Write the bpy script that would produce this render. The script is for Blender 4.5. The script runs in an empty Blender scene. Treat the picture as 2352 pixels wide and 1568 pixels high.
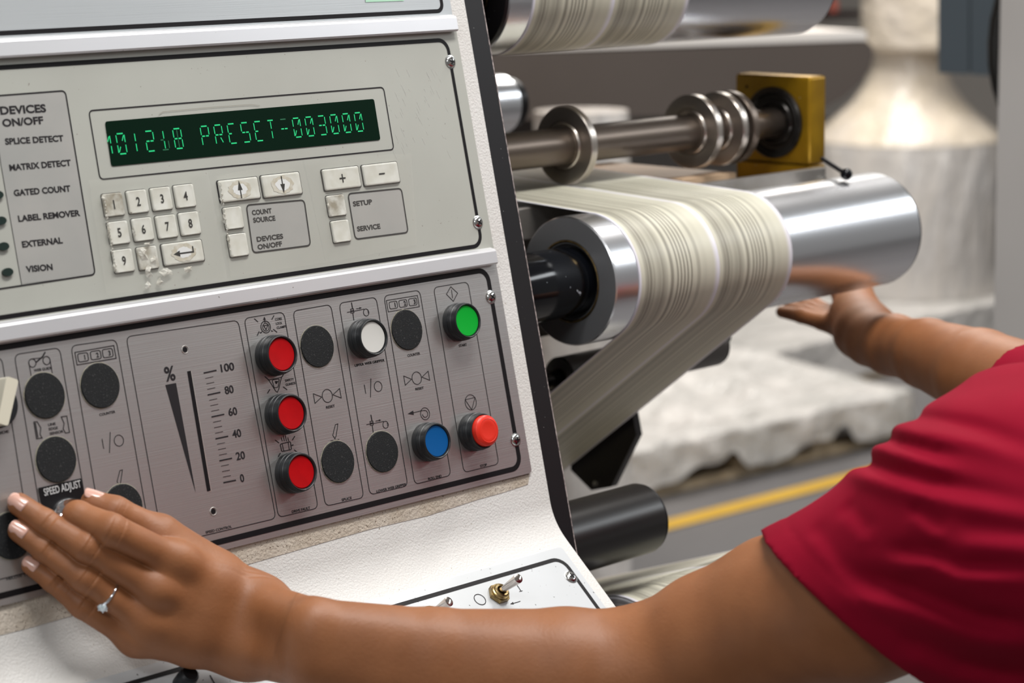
import bpy, bmesh, math, random
import numpy as np
from mathutils import Vector, Matrix
random.seed(7)
C = bpy.context.scene
COL = C.collection
# ------------------------------------------------------------------ camera
F_PX, CX, CY = 5312.0, 1176.0, 784.0          # photographed with a long lens, frame 2352 x 1568
M = np.array([[0.7049071475096944, -0.13604174444460124, 0.6961311350300429],
              [-0.70918113926734, -0.1172409908391396, 0.6952097969494782],
              [-0.012962449507086927, -0.9837414263085228, -0.17912225173676674]])
CAM = np.array([-1.0194554517248393, -1.2688348079013223, 1.5])
cd = bpy.data.cameras.new('camera'); cam = bpy.data.objects.new('camera', cd); COL.objects.link(cam)
cam.matrix_world = Matrix(((M[0,0], -M[0,1], -M[0,2], CAM[0]), (M[1,0], -M[1,1], -M[1,2], CAM[1]),
                           (M[2,0], -M[2,1], -M[2,2], CAM[2]), (0, 0, 0, 1)))
cd.sensor_width = 36.0; cd.lens = 36.0*F_PX/2352.0; cd.clip_start = 0.05; cd.clip_end = 100
cd.dof.use_dof = True; cd.dof.focus_distance = 1.68; cd.dof.aperture_fstop = 7.5
C.camera = cam
# ------------------------------------------------------------------ light
w = bpy.data.worlds.new('world'); C.world = w; w.use_nodes = True
wb = w.node_tree.nodes['Background']; wb.inputs[0].default_value = (1.0, 0.985, 0.96, 1); wb.inputs[1].default_value = 0.25
def area(name, loc, tgt, sx, sy, power, col=(1, .97, .93)):
    l = bpy.data.lights.new(name, 'AREA'); l.shape = 'RECTANGLE'; l.size = sx; l.size_y = sy; l.energy = power; l.color = col
    o = bpy.data.objects.new(name, l); COL.objects.link(o); o.location = loc
    o.rotation_euler = (Vector(tgt)-Vector(loc)).to_track_quat('-Z', 'Y').to_euler(); return o
area('hall_lamp', (0.15, -0.75, 3.5), (0.1, -0.2, 1.1), 1.3, 0.40, 80, (1, .985, .96))
area('hall_lamp', (3.9, -1.9, 3.1), (0.9, -0.1, 1.1), 3.2, 0.42, 46, (.93, .97, 1))
area('hall_lamp', (2.6, 0.2, 4.0), (2.2, 0.6, 0.8), 2.4, 0.5, 105)
area('hall_lamp', (4.4, 3.2, 4.3), (4.2, 4.0, 0.0), 3.0, 1.5, 250, (1, .96, .90))
area('hall_lamp', (1.6, 2.6, 3.3), (0.7, 0.1, 1.2), 1.6, 0.5, 34, (1, .74, .52))
area('hall_lamp', (-2.6, -1.8, 3.4), (0.0, 0.0, 1.1), 1.2, 0.6, 36, (.95, .98, 1))
vs = C.view_settings
vs.view_transform = 'Standard'; vs.look = 'None'; vs.gamma = 1.0; vs.exposure = -0.22; vs.use_curve_mapping = False

# ------------------------------------------------------------------ measuring
def ray(x, y): return M @ np.array([(x-CX)/F_PX, (y-CY)/F_PX, 1.0])
def at(x, y, d): return CAM + ray(x, y)*d
def hit(x, y, p0, n):
    d = ray(x, y); n = np.asarray(n, float); return CAM + d*(((np.asarray(p0)-CAM) @ n)/(d @ n))
REF = np.array([0, 0, 1.23415]); PN = np.array([0, .975344, -.220688]); PD = np.array([0, -.220688, -.975344]); PX_ = np.array([1., 0, 0])
def panel(x, y, h=0.0):                        # point on the leaning control face (h = metres in front of it)
    return hit(x, y, REF-PN*h, PN)
def uv(x, y, h=0.0):
    P = panel(x, y, h)-REF; return np.array([P[0], P @ PD])
def P3(u, v, h=0.0): return REF + PX_*u + PD*v - PN*h
# shelf below the bend
BEND = P3(0, .2045); SA = math.radians(40.5)
SD = np.array([0, -math.cos(SA), -math.sin(SA)]); SN = np.array([0, math.sin(SA), -math.cos(SA)])
def suv(x, y, h=0.0):
    P = hit(x, y, BEND-SN*h, SN)-BEND; return np.array([P[0], P @ SD])
def S3(u, v, h=0.0): return BEND + PX_*u + SD*v - SN*h
class Plane:
    def __init__(s, f_uv, f3): s.uv, s.p = f_uv, f3
PAN = Plane(uv, P3); SHE = Plane(suv, S3)

# ------------------------------------------------------------------ materials
MATS = {}
def mat(name, col, rough=.5, metal=0.0, spec=.5, emit=None, alpha=None, bump=None, noise=None, aniso=None, sss=None, coat=None, trans=None, specks=None):
    """bump=(scale,dist[,stretch]); noise=(scale, col2, amount[,stretch]); specks=(scale, colour, threshold)"""
    if name in MATS: return MATS[name]
    m = bpy.data.materials.new(name); m.use_nodes = True; nt = m.node_tree; N = nt.nodes; L = nt.links
    b = N['Principled BSDF']; b.inputs['Base Color'].default_value = (*col, 1); b.inputs['Roughness'].default_value = rough
    b.inputs['Metallic'].default_value = metal; b.inputs['Specular IOR Level'].default_value = spec
    tc = N.new('ShaderNodeTexCoord')
    def nz(scale, stretch=None, detail=4):
        mp = N.new('ShaderNodeMapping'); L.new(tc.outputs['Object'], mp.inputs[0])
        if stretch: mp.inputs['Scale'].default_value = stretch
        n = N.new('ShaderNodeTexNoise'); n.inputs['Scale'].default_value = scale; n.inputs['Detail'].default_value = detail
        L.new(mp.outputs[0], n.inputs['Vector']); return n
    last = None
    if noise:
        n = nz(noise[0], noise[3] if len(noise) > 3 else None, 5)
        r = N.new('ShaderNodeMapRange'); r.inputs['From Min'].default_value = .35; r.inputs['From Max'].default_value = .65
        r.inputs['To Max'].default_value = noise[2]; L.new(n.outputs['Fac'], r.inputs['Value'])
        mx = N.new('ShaderNodeMix'); mx.data_type = 'RGBA'; mx.inputs['A'].default_value = (*col, 1); mx.inputs['B'].default_value = (*noise[1], 1)
        L.new(r.outputs[0], mx.inputs['Factor']); L.new(mx.outputs['Result'], b.inputs['Base Color']); last = mx.outputs['Result']
    if specks:
        n = nz(specks[0], None, 2)
        r = N.new('ShaderNodeMapRange'); r.inputs['From Min'].default_value = specks[2]; r.inputs['From Max'].default_value = specks[2]+.02
        L.new(n.outputs['Fac'], r.inputs['Value'])
        mx = N.new('ShaderNodeMix'); mx.data_type = 'RGBA'; mx.inputs['A'].default_value = (*col, 1); mx.inputs['B'].default_value = (*specks[1], 1)
        if last: L.new(last, mx.inputs['A'])
        L.new(r.outputs[0], mx.inputs['Factor']); L.new(mx.outputs['Result'], b.inputs['Base Color'])
    if bump:
        n = nz(bump[0], bump[2] if len(bump) > 2 else None)
        bp = N.new('ShaderNodeBump'); bp.inputs['Strength'].default_value = 1; bp.inputs['Distance'].default_value = bump[1]
        L.new(n.outputs['Fac'], bp.inputs['Height']); L.new(bp.outputs[0], b.inputs['Normal'])
    if emit: b.inputs['Emission Color'].default_value = (*emit[0], 1); b.inputs['Emission Strength'].default_value = emit[1]
    if alpha is not None: b.inputs['Alpha'].default_value = alpha
    if aniso: b.inputs['Anisotropic'].default_value = aniso
    if coat: b.inputs['Coat Weight'].default_value = coat; b.inputs['Coat Roughness'].default_value = .15
    if trans: b.inputs['Transmission Weight'].default_value = trans
    if sss: b.inputs['Subsurface Weight'].default_value = sss[0]; b.inputs['Subsurface Radius'].default_value = sss[1]; b.inputs['Subsurface Scale'].default_value = sss[2]
    MATS[name] = m; return m
WHITE = mat('white_powder_coat', (.66, .65, .63), .5, bump=(620, .0005), noise=(9, (.54, .50, .455), .35), specks=(420, (.30, .25, .2), .735))
BLACKP = mat('black_paint', (.009, .008, .009), .42, spec=.3, specks=(420, (.55, .55, .55), .765))
CHIP = mat('bare_chipped_edge', (.5, .42, .4), .5, noise=(300, (.1, .08, .08), 1))
PLATE = mat('brushed_aluminium_plate', (.52, .51, .50), .36, .82, bump=(260, .00006, (.05, 1, 6)), noise=(5, (.44, .43, .42), .6))
PLATE1 = mat('brushed_grey_plate', (.50, .52, .53), .42, .55, bump=(260, .00005, (.05, 1, 6)), noise=(4, (.43, .45, .46), .6))
MEMB = mat('grey_membrane_film', (.40, .405, .365), .36, 0, spec=.4, noise=(7, (.35, .35, .315), .75), specks=(500, (.22, .2, .17), .745))
MEMBD = mat('grey_membrane_panel', (.30, .30, .285), .4, 0, noise=(22, (.35, .34, .32), .8))
TRIM = mat('satin_aluminium_trim', (.74, .74, .76), .33, .55, noise=(6, (.66, .66, .68), .6), specks=(330, (.2, .17, .15), .76))
INK = mat('black_ink', (.006, .005, .006), .5, spec=.2)
INKT = mat('dark_grey_ink', (.018, .016, .018), .5, spec=.2)
PLUG = mat('black_textured_plastic', (.011, .012, .013), .7, bump=(1500, .0003), specks=(900, (.045, .045, .045), .64), spec=.25)
RUB = mat('black_rubber', (.010, .011, .013), .36, noise=(90, (.022, .025, .028), .7), spec=.35)
GLOSSB = mat('gloss_black', (.003, .0035, .005), .12, 0, spec=.3, specks=(150, (.5, .55, .6), .735))
SILV = mat('polished_aluminium', (.84, .85, .88), .27, 1.0, bump=(300, .00004, (.03, 1, 1)), noise=(12, (.76, .77, .80), .5, (.3, 1, 1)))
SILVE = mat('turned_aluminium_face', (.50, .51, .53), .42, .8)
STEEL = mat('steel_collar', (.55, .50, .455), .30, .95)
STEELD = mat('dark_steel_shaft', (.17, .135, .11), .36, .8, noise=(30, (.12, .098, .082), .7, (.1, 1, 1)))
STEELG = mat('worn_grey_steel', (.33, .31, .29), .42, .7, noise=(14, (.2, .18, .16), .8), bump=(60, .0006))
CHROME = mat('chrome', (.75, .75, .77), .08, 1.0)
SCREW = mat('zinc_screw', (.55, .55, .54), .2, 1.0)
GOLD = mat('gold_anodised', (.44, .25, .012), .34, .6, noise=(24, (.27, .145, .008), .9), specks=(240, (.8, .7, .5), .76))
BRASS = mat('aged_brass', (.36, .26, .11), .33, .9, noise=(300, (.15, .10, .05), .9))
REDC = mat('red_lens', (.42, .0015, .004), .4, noise=(120, (.34, .001, .003), .6), spec=.2)
REDO = mat('orange_red_cap', (.70, .032, .017), .35, spec=.3)
GREENC = mat('green_lens', (.0, .36, .028), .4, spec=.2)
BLUEC = mat('blue_lens', (.001, .085, .28), .4, spec=.2)
WHITEC = mat('milky_lens', (.58, .58, .55), .35)
KEY = mat('cream_key_cap', (.62, .62, .57), .3, 0, noise=(110, (.50, .49, .42), .7))
KEYW = mat('worn_key_cap', (.60, .60, .55), .35, 0, noise=(95, (.24, .21, .15), .95))
LCD = mat('dark_green_display', (.002, .009, .005), .12, 0, spec=.16, emit=((0, .05, .018), .08))
SEG = mat('lit_green_segments', (.0, .3, .1), .4, emit=((.01, .56, .19), .75))
SEGD = mat('dim_green_segments', (.0, .05, .02), .4, emit=((.0, .12, .04), .5))
TAPE = mat('clear_tape', (.72, .70, .62), .12, 0, alpha=.055)
GLINT = mat('clear_tape_glint', (.88, .87, .80), .08, 0, alpha=.5, bump=(500, .0016), noise=(90, (.42, .37, .28), .8))  # near-white base colour paints glints onto the crumpled tape
CREAM = mat('cream_plastic', (.62, .58, .47), .4)
FLOORM = mat('grey_floor_paint', (.118, .114, .118), .45, noise=(1.4, (.155, .147, .146), .8), bump=(25, .0008))
YEL = mat('yellow_floor_paint', (.56, .34, .03), .5, noise=(8, (.48, .28, .025), .6))
WALLM = mat('pale_wall_paint', (.72, .68, .64), .8)
TAUPE = mat('taupe_paint', (.088, .070, .060), .5, noise=(2, (.07, .055, .046), .6))
SLATE = mat('slate_grey_paint', (.052, .066, .078), .45)
WRAP = mat('stretch_film', (.62, .58, .54), .27, 0, bump=(16, .03, (1, 1, .35)), noise=(9, (.56, .54, .53), .8, (1.5, 1.5, .5)), coat=.3)
WRAPC = mat('warm_stretch_film', (.74, .66, .57), .3, 0, bump=(11, .03), noise=(7, (.74, .64, .50), .8), coat=.3)
WRAPL = mat('grey_white_sheet', (.69, .665, .64), .33, 0, bump=(7, .06, (1, 2.2, 1)), noise=(5, (.50, .49, .47), .9, (1, 2, 1)), coat=.2)
WOOD = mat('pallet_wood', (.44, .35, .24), .7, noise=(14, (.30, .22, .13), .8))
TANP = mat('kraft_tan_sheet', (.62, .44, .29), .5, noise=(6, (.52, .36, .23), .7))
POSTM = mat('pale_grey_post', (.50, .48, .46), .32, .1, noise=(2, (.42, .40, .38), .5))
HOSE = mat('black_tube', (.012, .011, .010), .3)

def web_material(name, dark=1.0):
    m = bpy.data.materials.new(name); m.use_nodes = True; N = m.node_tree.nodes
    b = N['Principled BSDF']; a = N.new('ShaderNodeAttribute'); a.attribute_name = 'print'
    m.node_tree.links.new(a.outputs['Color'], b.inputs['Base Color']); b.inputs['Roughness'].default_value = .42
    return m
WEBM = web_material('printed_paper')

# ------------------------------------------------------------------ mesh helpers
def link(name, bm, m, parent=None, smooth=False, mats=None):
    me = bpy.data.meshes.new(name); bmesh.ops.remove_doubles(bm, verts=bm.verts, dist=1e-7); bm.to_mesh(me); bm.free()
    for x in (mats or [m]): me.materials.append(x)
    if smooth:
        me.polygons.foreach_set('use_smooth', [True]*len(me.polygons))
        try: me.set_sharp_from_angle(angle=math.radians(38))
        except Exception: pass
    o = bpy.data.objects.new(name, me); COL.objects.link(o)
    if parent is not None: o.parent = parent
    return o
def thing(name, label, cat, group=None, loc=(0, 0, 0)):
    o = bpy.data.objects.new(name, None); COL.objects.link(o); o.location = loc; o.empty_display_size = .05
    o['label'] = label; o['category'] = cat
    if group: o['group'] = group
    bpy.context.view_layer.update(); return o
def tag(o, label=None, cat=None, group=None, kind=None):
    if label: o['label'] = label
    if cat: o['category'] = cat
    if group: o['group'] = group
    if kind: o['kind'] = kind
    return o
def bx(bm, lo, hi, bev=0.0, Rm=None):
    r = bmesh.ops.create_cube(bm, size=1); vs = r['verts']
    lo, hi = Vector(lo), Vector(hi)
    for v in vs: v.co = Vector(((v.co.x+.5)*(hi.x-lo.x)+lo.x, (v.co.y+.5)*(hi.y-lo.y)+lo.y, (v.co.z+.5)*(hi.z-lo.z)+lo.z))
    if bev:
        es = list({e for v in vs for e in v.link_edges})
        r2 = bmesh.ops.bevel(bm, geom=es, offset=bev, segments=3, affect='EDGES', profile=.5)
        vs = list({v for f in r2['faces'] for v in f.verts} | {v for v in vs if v.is_valid})
    if Rm is not None:
        for v in vs: v.co = Rm @ v.co
    return vs
def lathe(bm, O, A, prof, n=64, U=None, closed=False):
    """prof = [(distance along axis A from O, radius)]"""
    O, A = Vector(O), Vector(A).normalized()
    if U is None: U = A.orthogonal().normalized()
    V = A.cross(U).normalized(); rings = []
    for t, r in prof:
        if r < 1e-6: rings.append([bm.verts.new(O+A*t)])
        else: rings.append([bm.verts.new(O+A*t+(U*math.cos(2*math.pi*k/n)+V*math.sin(2*math.pi*k/n))*r) for k in range(n)])
    for a, b in zip(rings, rings[1:]):
        for k in range(n):
            k2 = (k+1) % n
            if len(a) == 1 and len(b) == 1: break
            if len(a) == 1: bm.faces.new((a[0], b[k2], b[k]))
            elif len(b) == 1: bm.faces.new((a[k], a[k2], b[0]))
            else: bm.faces.new((a[k], a[k2], b[k2], b[k]))
def tube(bm, pts, r, n=16, cap=True):
    pts = [Vector(p) for p in pts]; rs = r if isinstance(r, (list, tuple)) else [r]*len(pts)
    T0 = (pts[1]-pts[0]).normalized(); U = T0.orthogonal().normalized(); rings = []
    for i, p in enumerate(pts):
        T = (pts[min(i+1, len(pts)-1)]-pts[max(i-1, 0)]).normalized(); U = (U-T*U.dot(T)).normalized(); V = T.cross(U)
        rings.append([bm.verts.new(p+(U*math.cos(2*math.pi*k/n)+V*math.sin(2*math.pi*k/n))*rs[i]) for k in range(n)])
    for a, b in zip(rings, rings[1:]):
        for k in range(n): bm.faces.new((a[k], a[(k+1) % n], b[(k+1) % n], b[k]))
    if cap: bm.faces.new(rings[0][::-1]); bm.faces.new(rings[-1])
def prism(bm, poly, ext):
    """poly = list of 3-D points (planar), ext = extrusion vector"""
    a = [bm.verts.new(Vector(p)) for p in poly]; e = Vector(ext); b = [bm.verts.new(Vector(p)+e) for p in poly]
    n = len(poly); bm.faces.new(a); bm.faces.new(b[::-1])
    for k in range(n): bm.faces.new((a[k], b[k], b[(k+1) % n], a[(k+1) % n]))
def fix(bm): bmesh.ops.recalc_face_normals(bm, faces=bm.faces)
def rrect(c, r, n=6):
    """rounded polygon in 2-D from convex corner list c"""
    out = []; k = len(c)
    for i in range(k):
        p, a, b = np.array(c[i], float), np.array(c[i-1], float), np.array(c[(i+1) % k], float)
        da, db = (a-p), (b-p); la, lb = np.linalg.norm(da), np.linalg.norm(db); rr = min(r, la*.45, lb*.45)
        s, e = p+da/la*rr, p+db/lb*rr
        for t in np.linspace(0, 1, n):
            out.append(tuple((1-t)**2*s+2*t*(1-t)*p+t*t*e))
    return out
def ribbon(bm, pl, pts, wd, h=.0004, closed=False):
    """ink line of width wd along 2-D points on plane pl"""
    P = [np.array(p, float) for p in pts]; n = len(P)
    if n < 2: return
    L_, R_ = [], []
    for i in range(n):
        a = P[i-1] if (i or closed) else P[i]; b = P[(i+1) % n] if (i < n-1 or closed) else P[i]
        t1 = P[i]-a; t2 = b-P[i]; l1, l2 = np.linalg.norm(t1), np.linalg.norm(t2)
        t1 = t1/l1 if l1 > 1e-9 else None; t2 = t2/l2 if l2 > 1e-9 else None
        if t1 is None: t1 = t2
        if t2 is None: t2 = t1
        t = t1+t2; t = t/max(np.linalg.norm(t), 1e-9); nrm = np.array([-t[1], t[0]]); k = max(.5, abs(t @ t1))
        q = nrm*wd/2/k; L_.append(P[i]+q); R_.append(P[i]-q)
    vl = [bm.verts.new(Vector(pl.p(*q, h))) for q in L_]; vr = [bm.verts.new(Vector(pl.p(*q, h))) for q in R_]
    for i in range(n if closed else n-1):
        j = (i+1) % n; bm.faces.new((vl[i], vl[j], vr[j], vr[i]))
def patch(bm, pl, pts, h=.0004):
    bm.faces.new([bm.verts.new(Vector(pl.p(*q, h))) for q in pts])
def slab(bm, pl, pts, h0, h1):
    a = [Vector(pl.p(*q, h0)) for q in pts]; b = [Vector(pl.p(*q, h1)) for q in pts]
    va = [bm.verts.new(p) for p in a]; vb = [bm.verts.new(p) for p in b]; n = len(pts)
    bm.faces.new(va); bm.faces.new(vb[::-1])
    for k in range(n): bm.faces.new((va[k], vb[k], vb[(k+1) % n], va[(k+1) % n]))
def circ2(c, r, n=40, r2=None, rot=0):
    return [(c[0]+r*math.cos(t), c[1]+(r2 or r)*math.sin(t)) for t in [2*math.pi*k/n+rot for k in range(n)]]

# ------------------------------------------------------------------ lettering
GLY = {}
def glyphs(s, bold=0.0):
    if (s, bold) in GLY: return GLY[(s, bold)]
    cu = bpy.data.curves.new('t', 'FONT'); cu.body = s; cu.size = 1; cu.fill_mode = 'FRONT'; cu.offset = bold; cu.resolution_u = 4
    o = bpy.data.objects.new('t', cu); COL.objects.link(o); dg = bpy.context.evaluated_depsgraph_get(); dg.update()
    me = o.evaluated_get(dg).to_mesh(); V = [(v.co.x, v.co.y) for v in me.vertices]; Fc = [tuple(p.vertices) for p in me.polygons]
    o.evaluated_get(dg).to_mesh_clear(); bpy.data.objects.remove(o); bpy.data.curves.remove(cu); GLY[(s, bold)] = (V, Fc); return V, Fc
def text(bm, pl, s, a, b, cap, h=.0004, bold=.02):
    """baseline runs from pixel a to pixel b, capital height cap (photo pixels)"""
    A, B = pl.uv(*a), pl.uv(*b); V, Fc = glyphs(s, bold)
    xs = [v[0] for v in V]; ys = [v[1] for v in V]; x0, x1 = min(xs), max(xs); H = max(ys)
    hgt = np.linalg.norm(pl.uv(a[0], a[1]-cap)-A); d = (B-A)/(x1-x0); up = np.array([d[1], -d[0]]); up = up/np.linalg.norm(up)*hgt/H
    dl, ul = np.linalg.norm(d), np.linalg.norm(up)
    if len(s) == 1 and dl > ul*.92: nd = d*(ul*.92/dl); A = A+(d-nd)*(x1-x0)/2; d = nd
    vv = [bm.verts.new(Vector(pl.p(*(A+d*(x-x0)+up*y), h))) for x, y in V]
    for f in Fc:
        try: bm.faces.new([vv[i] for i in f])
        except ValueError: pass

# ================================================================== CONSOLE
XR = .2495                                     # right edge of the white console face
prof = []
top = P3(0, -.42); prof.append(top)
b0 = P3(0, .188); b1 = BEND; b2 = S3(0, .018)
for t in np.linspace(0, 1, 9): prof.append(b0*(1-t)**2+b1*2*t*(1-t)+b2*t*t)
lip = S3(0, .26); prof.append(lip)
prof2 = prof+[lip+np.array([0, .012, -.03]), np.array([0, .02, .62]), np.array([0, .30, .62]), np.array([0, .30, top[2]])]
console = thing('control_console', 'white textured machine console with leaning face and slanted lower shelf', 'machine console', loc=(-.05, .15, .62))
def child(o, par):
    o.parent = par; o.matrix_parent_inverse = par.matrix_world.inverted(); return o
bm = bmesh.new(); prism(bm, [p+np.array([-.55, 0, 0]) for p in prof2], (XR+.55, 0, 0)); fix(bm)
hous = child(link('housing', bm, WHITE, smooth=True), console)
bm = bmesh.new(); bx(bm, (-.45, .03, 0), (XR-.05, .28, .62), .004); child(link('base_cabinet', bm, WHITE), console)
def trim(name, qs, h0, h1):
    bm = bmesh.new()
    # folded strip: flat lip above, raised bright face
    (a, b), (c, d) = qs                        # top-left, top-right / bottom-left, bottom-right
    A, B, Cc, Dd = uv(*a, h1), uv(*b, h1), uv(*c, h1), uv(*d, h1)
    v0 = (A[1]+B[1])/2; v1 = (Cc[1]+Dd[1])/2; u1 = (B[0]+Dd[0])/2; hgt = v1-v0
    sec = [(v0-.003, h0), (v0-.001, h1-.0008), (v0+.0006, h1), (v1-.0012, h1), (v1, h1-.0012), (v1, h1-.003), (v1-.002, h1-.004), (v0+.001, h0)]
    prism(bm, [P3(-.52, v, h) for v, h in sec], (u1+.52, 0, 0)); fix(bm)
    return child(link('trim_strip', bm, TRIM), console)
trim('t1', (((0, 94), (1048, 39)), ((0, 133), (1054, 70))), .002, .0075)
trim('t2', (((0, 746), (1138, 577)), ((0, 786), (1146, 606))), .002, .0075)
tag(hous, None)

frame = thing('roller_stand', 'thick black steel frame plate behind the right edge of the white console', 'machine frame', loc=(.26, .3, .1))
bm = bmesh.new(); XF = .2700
poly = [P3(0, -.42, -.0015), P3(0, .40, -.0015), np.array([0, P3(0, .40)[1], .1]), np.array([0, .75, .1]), np.array([0, .75, P3(0, -.42)[2]])]
prism(bm, [p+np.array([XR+.0002, 0, 0]) for p in poly], (XF-XR, 0, 0)); fix(bm)
child(link('side_plate', bm, BLACKP), frame)
bm = bmesh.new(); prism(bm, [P3(XF, -.42, -.0014), P3(XF, .40, -.0014), P3(XF, .40, -.003), P3(XF, -.42, -.003)], (.0009, 0, 0)); fix(bm)
child(link('chipped_edge', bm, CHIP), frame)

# ------------------------------------------------------------------ plates
def plate(name, label, pts, m, t=.0022):
    bm = bmesh.new(); slab(bm, PAN, pts, 0.0001, t); fix(bm); o = link(name, bm, m); tag(o, label, 'control panel'); return o
H1 = .0022
def cc(c):                                     # crop frames used while measuring the photograph
    ox, oy, s = {'1': (0, 0, 3.92), '2': (500, 0, 3.336), '3': (0, 380, 3.92), '4': (480, 340, 3.36), '5': (0, 760, 3.92), '6': (500, 640, 5.2275),
                 '7': (850, 640, 5.2275), '8': (500, 900, 5.2275), '9': (850, 900, 5.2275), 'h': (0, 1080, 3.2136), 's': (850, 1150, 3.618), 't': (1100, 1080, 4.9)}[c]
    return lambda p: (ox+p[0]/s, oy+p[1]/s)
vA = [uv(1029, 0)[0], uv(1035, 37)[0]]
u1 = float(np.mean(vA)); vb1 = uv(1035, 45)[1]
upper = plate('upper_panel', 'blank brushed grey panel with black border at the top of the console', [(-.5, -.40), (u1, -.40), (u1, vb1+.004), (-.5, vb1+.004)], PLATE1)
u2 = float(np.mean([uv(1044, 75)[0], uv(1111, 470)[0], uv(1132, 575)[0]])); v20 = uv(1044, 74)[1]-.002; v21 = uv(1132, 577)[1]+.001
disp = plate('display_panel', 'grey membrane panel with green readout and cream number keys, middle of console', [(-.5, v20), (u2, v20), (u2, v21), (-.5, v21)], MEMB)
u3 = float(np.mean([uv(1143, 640)[0], uv(1192, 940)[0], uv(1215, 1080)[0]])); v31 = float(np.mean([uv(1217, 1088)[1], uv(850, 1175)[1], uv(498, 1266)[1]]))
v30 = uv(1140, 612)[1]-.004
lowp = plate('push_button_panel', 'brushed aluminium panel of coloured push buttons and black plugs, above the shelf',
             [(-.5, v30)]+[(u3, v30)]+rrect([(u3, v30), (u3, v31), (-.5, v31)], .003)[6:12]+[(-.5, v31)], PLATE)

def border(par, u, va, vb, wt, wr, rad, va_open=False):
    bm = bmesh.new(); n = 8
    pts = []
    if not va_open:
        pts.append((-.5, va)); pts += [(u-rad+rad*math.sin(t), va+rad-rad*math.cos(t)) for t in np.linspace(0, math.pi/2, n)]
    else: pts.append((u, va))
    pts += [(u-rad+rad*math.cos(t), vb-rad+rad*math.sin(t)) for t in np.linspace(0, math.pi/2, n)]; pts.append((-.5, vb))
    ribbon(bm, PAN, pts, wt, H1+.0002); o = link('border_line', bm, INK); child(o, par)
border(upper, uv(1013, 0, H1)[0], -.385, float(np.mean([uv(0, 76, H1)[1], uv(600, 45, H1)[1], uv(990, 28, H1)[1]])), .0031, 0, .006, True)
border(disp, float(np.mean([uv(1047, 230, H1)[0], uv(1088, 440, H1)[0]])), float(np.mean([uv(0, 155, H1)[1], uv(600, 118, H1)[1], uv(1000, 93, H1)[1]])),
       float(np.mean([uv(0, 730, H1)[1], uv(480, 657, H1)[1], uv(1070, 569, H1)[1]])), .0031, 0, .009)
border(lowp, float(np.mean([uv(1123, 640, H1)[0], uv(1172, 940, H1)[0], uv(1186, 1020, H1)[0]])), float(np.mean([uv(0, 800, H1)[1], uv(480, 720, H1)[1], uv(1080, 625, H1)[1]])),
       float(np.mean([uv(93, 1343, H1)[1], uv(479, 1251, H1)[1], uv(850, 1160, H1)[1], uv(1165, 1080, H1)[1]])), .0040, 0, .009)

# ------------------------------------------------------------------ ink on the plates
class Ink:
    def __init__(s, pl=PAN, h=H1+.0002): s.bm = bmesh.new(); s.pl, s.h = pl, h
    def q(s, p, c=None): return s.pl.uv(*((cc(c)(p)) if c else p), s.h)
    def line(s, pts, wd=.0005, c=None, closed=False): ribbon(s.bm, s.pl, [s.q(p, c) for p in pts], wd, s.h, closed)
    def fill(s, pts, c=None): patch(s.bm, s.pl, [s.q(p, c) for p in pts], s.h)
    def rr(s, pts, r, wd, c=None): ribbon(s.bm, s.pl, rrect([s.q(p, c) for p in pts], r), wd, s.h, True)
    def rfill(s, pts, r, c=None, dh=0): patch(s.bm, s.pl, rrect([s.q(p, c) for p in pts], r), s.h+dh)
    def circ(s, p, r, wd=.0005, c=None, a0=0, a1=2*math.pi):
        o = s.q(p, c); full = a1-a0 > 6.28; n = 40
        ribbon(s.bm, s.pl, [(o[0]+r*math.cos(a0+(a1-a0)*k/n), o[1]+r*math.sin(a0+(a1-a0)*k/n)) for k in range(n if full else n+1)], wd, s.h, full)
    def text(s, t, a, b, cap, c=None, bold=.02):
        if c: a, b = cc(c)(a), cc(c)(b)
        text(s.bm, s.pl, t, a, b, cap, s.h, bold)
    def done(s, name, m, par):
        return child(link(name, s.bm, m), par)
# display panel: shaded fields first
for q_, c_ in (([(-60, 225), (150, 209), (217, 630), (-10, 660), (-40, 500)], None), ([(288, 440), (735, 400), (785, 750), (340, 808)], '4'), ([(1072, 352), (1485, 310), (1538, 650), (1130, 703)], '4')):
    I = Ink(h=H1+.0001); I.rfill(q_, .003, c_); I.done('shaded_field', MEMBD, disp)
I = Ink(h=H1+.00015); I.fill([(-40, 225), (-25, 224), (50, 655), (-5, 662)]); I.done('pale_field', MEMB, disp)
I = Ink(h=H1+.0003)
I.rr([(-90, 226), (150, 208), (219, 630), (-20, 666)], .0035, .0010)
I.line([(-20, 224), (2.5, 380), (50, 655)], .0005)
I.rr([(204, 254), (881, 200), (905, 343), (230, 412)], .0035, .0009)
I.rr([(288, 440), (735, 400), (785, 750), (340, 808)], .0035, .0011, '4'); I.rr([(1072, 352), (1485, 310), (1538, 650), (1130, 703)], .0035, .0011, '4')
for t, a, b, cap in (('DEVICES', (-3, 264), (102, 258), 18), ('ON/OFF', (2, 292), (96, 285), 17), ('SPLICE DETECT', (8, 333), (142, 325), 14), ('MATRIX DETECT', (18, 393), (159, 381), 14),
                     ('GATED COUNT', (28, 451), (158, 440), 14), ('LABEL REMOVER', (38, 510), (180, 496), 14), ('EXTERNAL', (47, 569), (140, 559), 14), ('VISION', (56, 626), (117, 620), 14)):
    I.text(t, a, b, cap, bold=.034)
for t, a, b in (('COUNT', (318, 520), (470, 503)), ('SOURCE', (328, 578), (498, 560)), ('DEVICES', (355, 725), (558, 699)), ('ON/OFF', (362, 785), (550, 757)), ('SETUP', (1098, 452), (1245, 434)), ('SERVICE', (1130, 645), (1308, 622))):
    I.text(t, a, b, 11, '4', .034)
I.done('printed_lettering', INKT, disp)
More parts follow.
